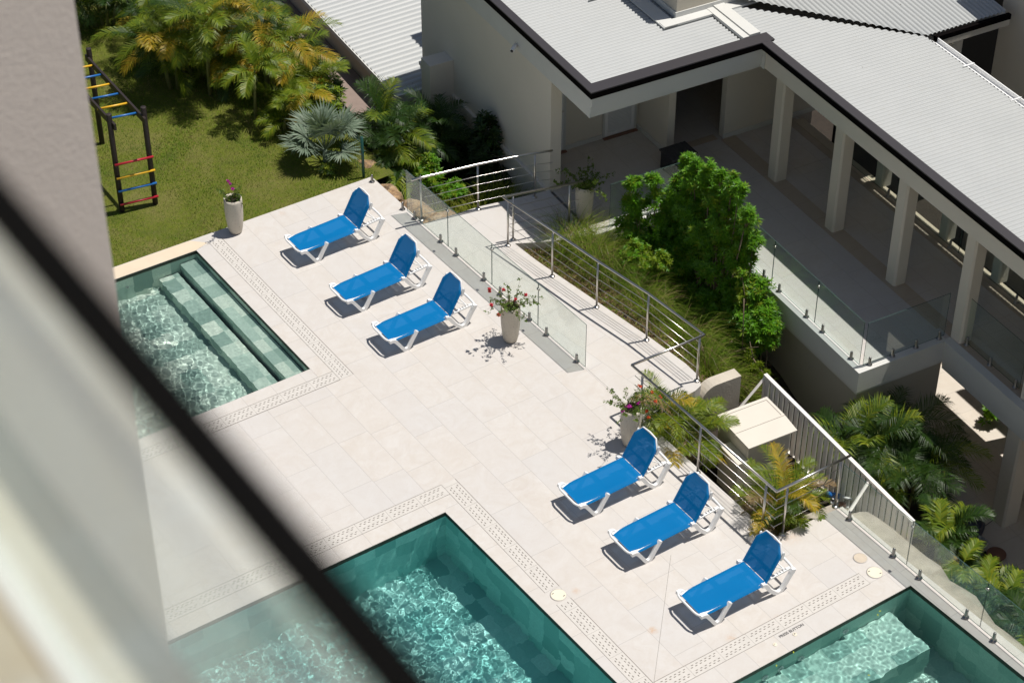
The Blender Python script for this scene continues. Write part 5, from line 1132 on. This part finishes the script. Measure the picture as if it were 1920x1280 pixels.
blob_shrub('bush', 'small green plant growing in the shade below the silver fan palm', [((16.85, 31.4, .08), (.22, .22, .14))], 22, rs, [('areca3', 1), ('areca1', 1)], L_=.08, w=.02)
# planting between the deck and the blank villa wall
palm('areca_palm', 'mid green palm against the outbuilding corner, beyond the green post', (18.75, 31.9, -1.1), 4, 8, .95, [('areca3', 2), ('areca1', 1)], rs, spread=.35, h=(.8, 1.3), ll=.40, e0=(10, 85), bend=(45, 90), nl=30, w=.017)
palm('areca_palm', 'shaded palm close to the foot of the blank villa wall', (19.5, 31.6, -1.1), 5, 8, .95, [('areca3', 1)], rs, spread=.35, h=(.5, 1.1), ll=.36, e0=(5, 75), nl=36, w=.013)
palm('areca_palm', 'low palm fronds spreading over the rock beside the deck', (18.2, 30.9, -.9), 3, 7, .75, [('areca3', 2), ('areca1', 1)], rs, spread=.3, h=(.4, .7), ll=.34, e0=(-5, 60), nl=26, w=.02)
blob_shrub('shrub', 'bright lime green shrub between the rock and the first glass panel', [((18.65, 30.35, -.2), (.32, .3, .3)), ((18.9, 29.9, -.4), (.3, .3, .25)), ((18.75, 30.5, .05), (.18, .18, .2))], 30, rs, [('shrub', 3), ('shrub2', 1)], L_=.10, w=.03, base=(18.7, 30.3, -1.1))
blob_shrub('bush', 'dark climbing leaves on the blank villa wall near the pier', [(atu(912, 250, 17.2), (.2, .35, .4)), (atu(905, 285, 17.1), (.25, .4, .4))], 18, rs, [('darkleaf', 1)], L_=.16, w=.06)
blob_shrub('bush', 'drooping dark plant hanging on the blank villa wall', [(atu(873, 288, 17.15), (.18, .2, .3))], 20, rs, [('darkleaf', 1)], L_=.18, w=.05)
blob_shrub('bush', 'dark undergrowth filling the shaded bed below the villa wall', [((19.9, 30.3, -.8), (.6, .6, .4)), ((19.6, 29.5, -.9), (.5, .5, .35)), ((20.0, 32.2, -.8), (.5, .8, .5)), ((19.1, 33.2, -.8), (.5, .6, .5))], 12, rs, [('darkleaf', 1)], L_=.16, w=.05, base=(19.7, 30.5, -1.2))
mb = MB()
for k in range(240):
    x = rv(rs, 17.9, 20.0); y = rv(rs, 28.75, 29.7)
    for j in range(8): blade(mb, Vector((x, y, -1.05+.0)), rv(rs, 0, 6.28), rv(rs, .5, 1.0), abs(rs.gauss(.1, .2)), rs, 0, .006, 4, 1.0)
for k in range(9):
    x = 18.9+.12*k; y = 29.0+.3*rs.random()
    for j in range(16): blade(mb, Vector((x, y, -.9)), rv(rs, 0, 6.28), rv(rs, .7, 1.2), abs(rs.gauss(.1, .15)), rs, 0, .012, 4, 1.1)
tag(mb.build('tall_grass', M['grass']), 'long green grass growing in the bed under the first railing', 'grass', kind='stuff')
# rocks
import bmesh
def rock(label, c, r, seed, sc=(1, 1, .6)):
    bm = bmesh.new(); bmesh.ops.create_icosphere(bm, subdivisions=4, radius=1)
    for v in bm.verts:
        n_ = noise.noise(v.co*1.3+Vector((seed*7, 0, 0)))*.35+noise.noise(v.co*4+Vector((0, seed*3, 0)))*.14+noise.noise(v.co*11)*.05
        v.co = v.co*(1+n_); v.co = Vector((v.co.x*r*sc[0], v.co.y*r*sc[1], v.co.z*r*sc[2]))
    me = bpy.data.meshes.new('garden_rock'); bm.to_mesh(me); bm.free(); me.materials.append(M['rock'])
    for p_ in me.polygons: p_.use_smooth = True
    o = bpy.data.objects.new('garden_rock', me); scene.collection.objects.link(o); o.location = c; tag(o, label, 'rock'); return o
rock('orange brown boulder along the deck edge nearest the green post', (17.74, 30.45, -.34), .34, 1, (.62, 1.2, .55))
rock('largest orange brown boulder touching the end of the glass', (17.82, 29.6, -.36), .44, 2, (.72, 1.1, .55))
rock('low tan boulder behind the first glass panel', (18.15, 29.2, -.42), .36, 3, (1.1, .55, .5))
rock('small brown rock behind the silver fan palm', (17.75, 31.35, -.15), .30, 4, (.8, 1.1, .5))
# lawn blades
rg = np.random.RandomState(2); n = 130000
xs = rg.uniform(11.5, 18.0, n); ys = rg.uniform(30.75, 42, n); keep = (xs < 17.75) & (ys > 31.25-.46*(xs+2.3)/19.82+.012-.03*rg.rand(n))
xs, ys = xs[keep], ys[keep]; n = len(xs); az = rg.uniform(0, 6.283, n); hh = rg.uniform(.015, .045, n); lean = rg.uniform(0, .045, n); w = .0075
V = np.zeros((n, 3, 3)); V[:, 0] = np.stack([xs-np.sin(az)*w, ys+np.cos(az)*w, np.full(n, -.055)], 1); V[:, 1] = np.stack([xs+np.sin(az)*w, ys-np.cos(az)*w, np.full(n, -.055)], 1); V[:, 2] = np.stack([xs+np.cos(az)*lean, ys+np.sin(az)*lean, -.035+hh], 1)
me = bpy.data.meshes.new('lawn_grass'); me.vertices.add(3*n); me.vertices.foreach_set('co', V.ravel()); me.loops.add(3*n); me.loops.foreach_set('vertex_index', np.arange(3*n)); me.polygons.add(n)
me.polygons.foreach_set('loop_start', np.arange(0, 3*n, 3)); me.polygons.foreach_set('loop_total', np.full(n, 3)); me.update(calc_edges=True); me.materials.append(M['lawn_blades'])
o = bpy.data.objects.new('lawn_grass', me); scene.collection.objects.link(o); tag(o, 'short patchy green and straw coloured grass of the lawn', 'grass', kind='stuff')
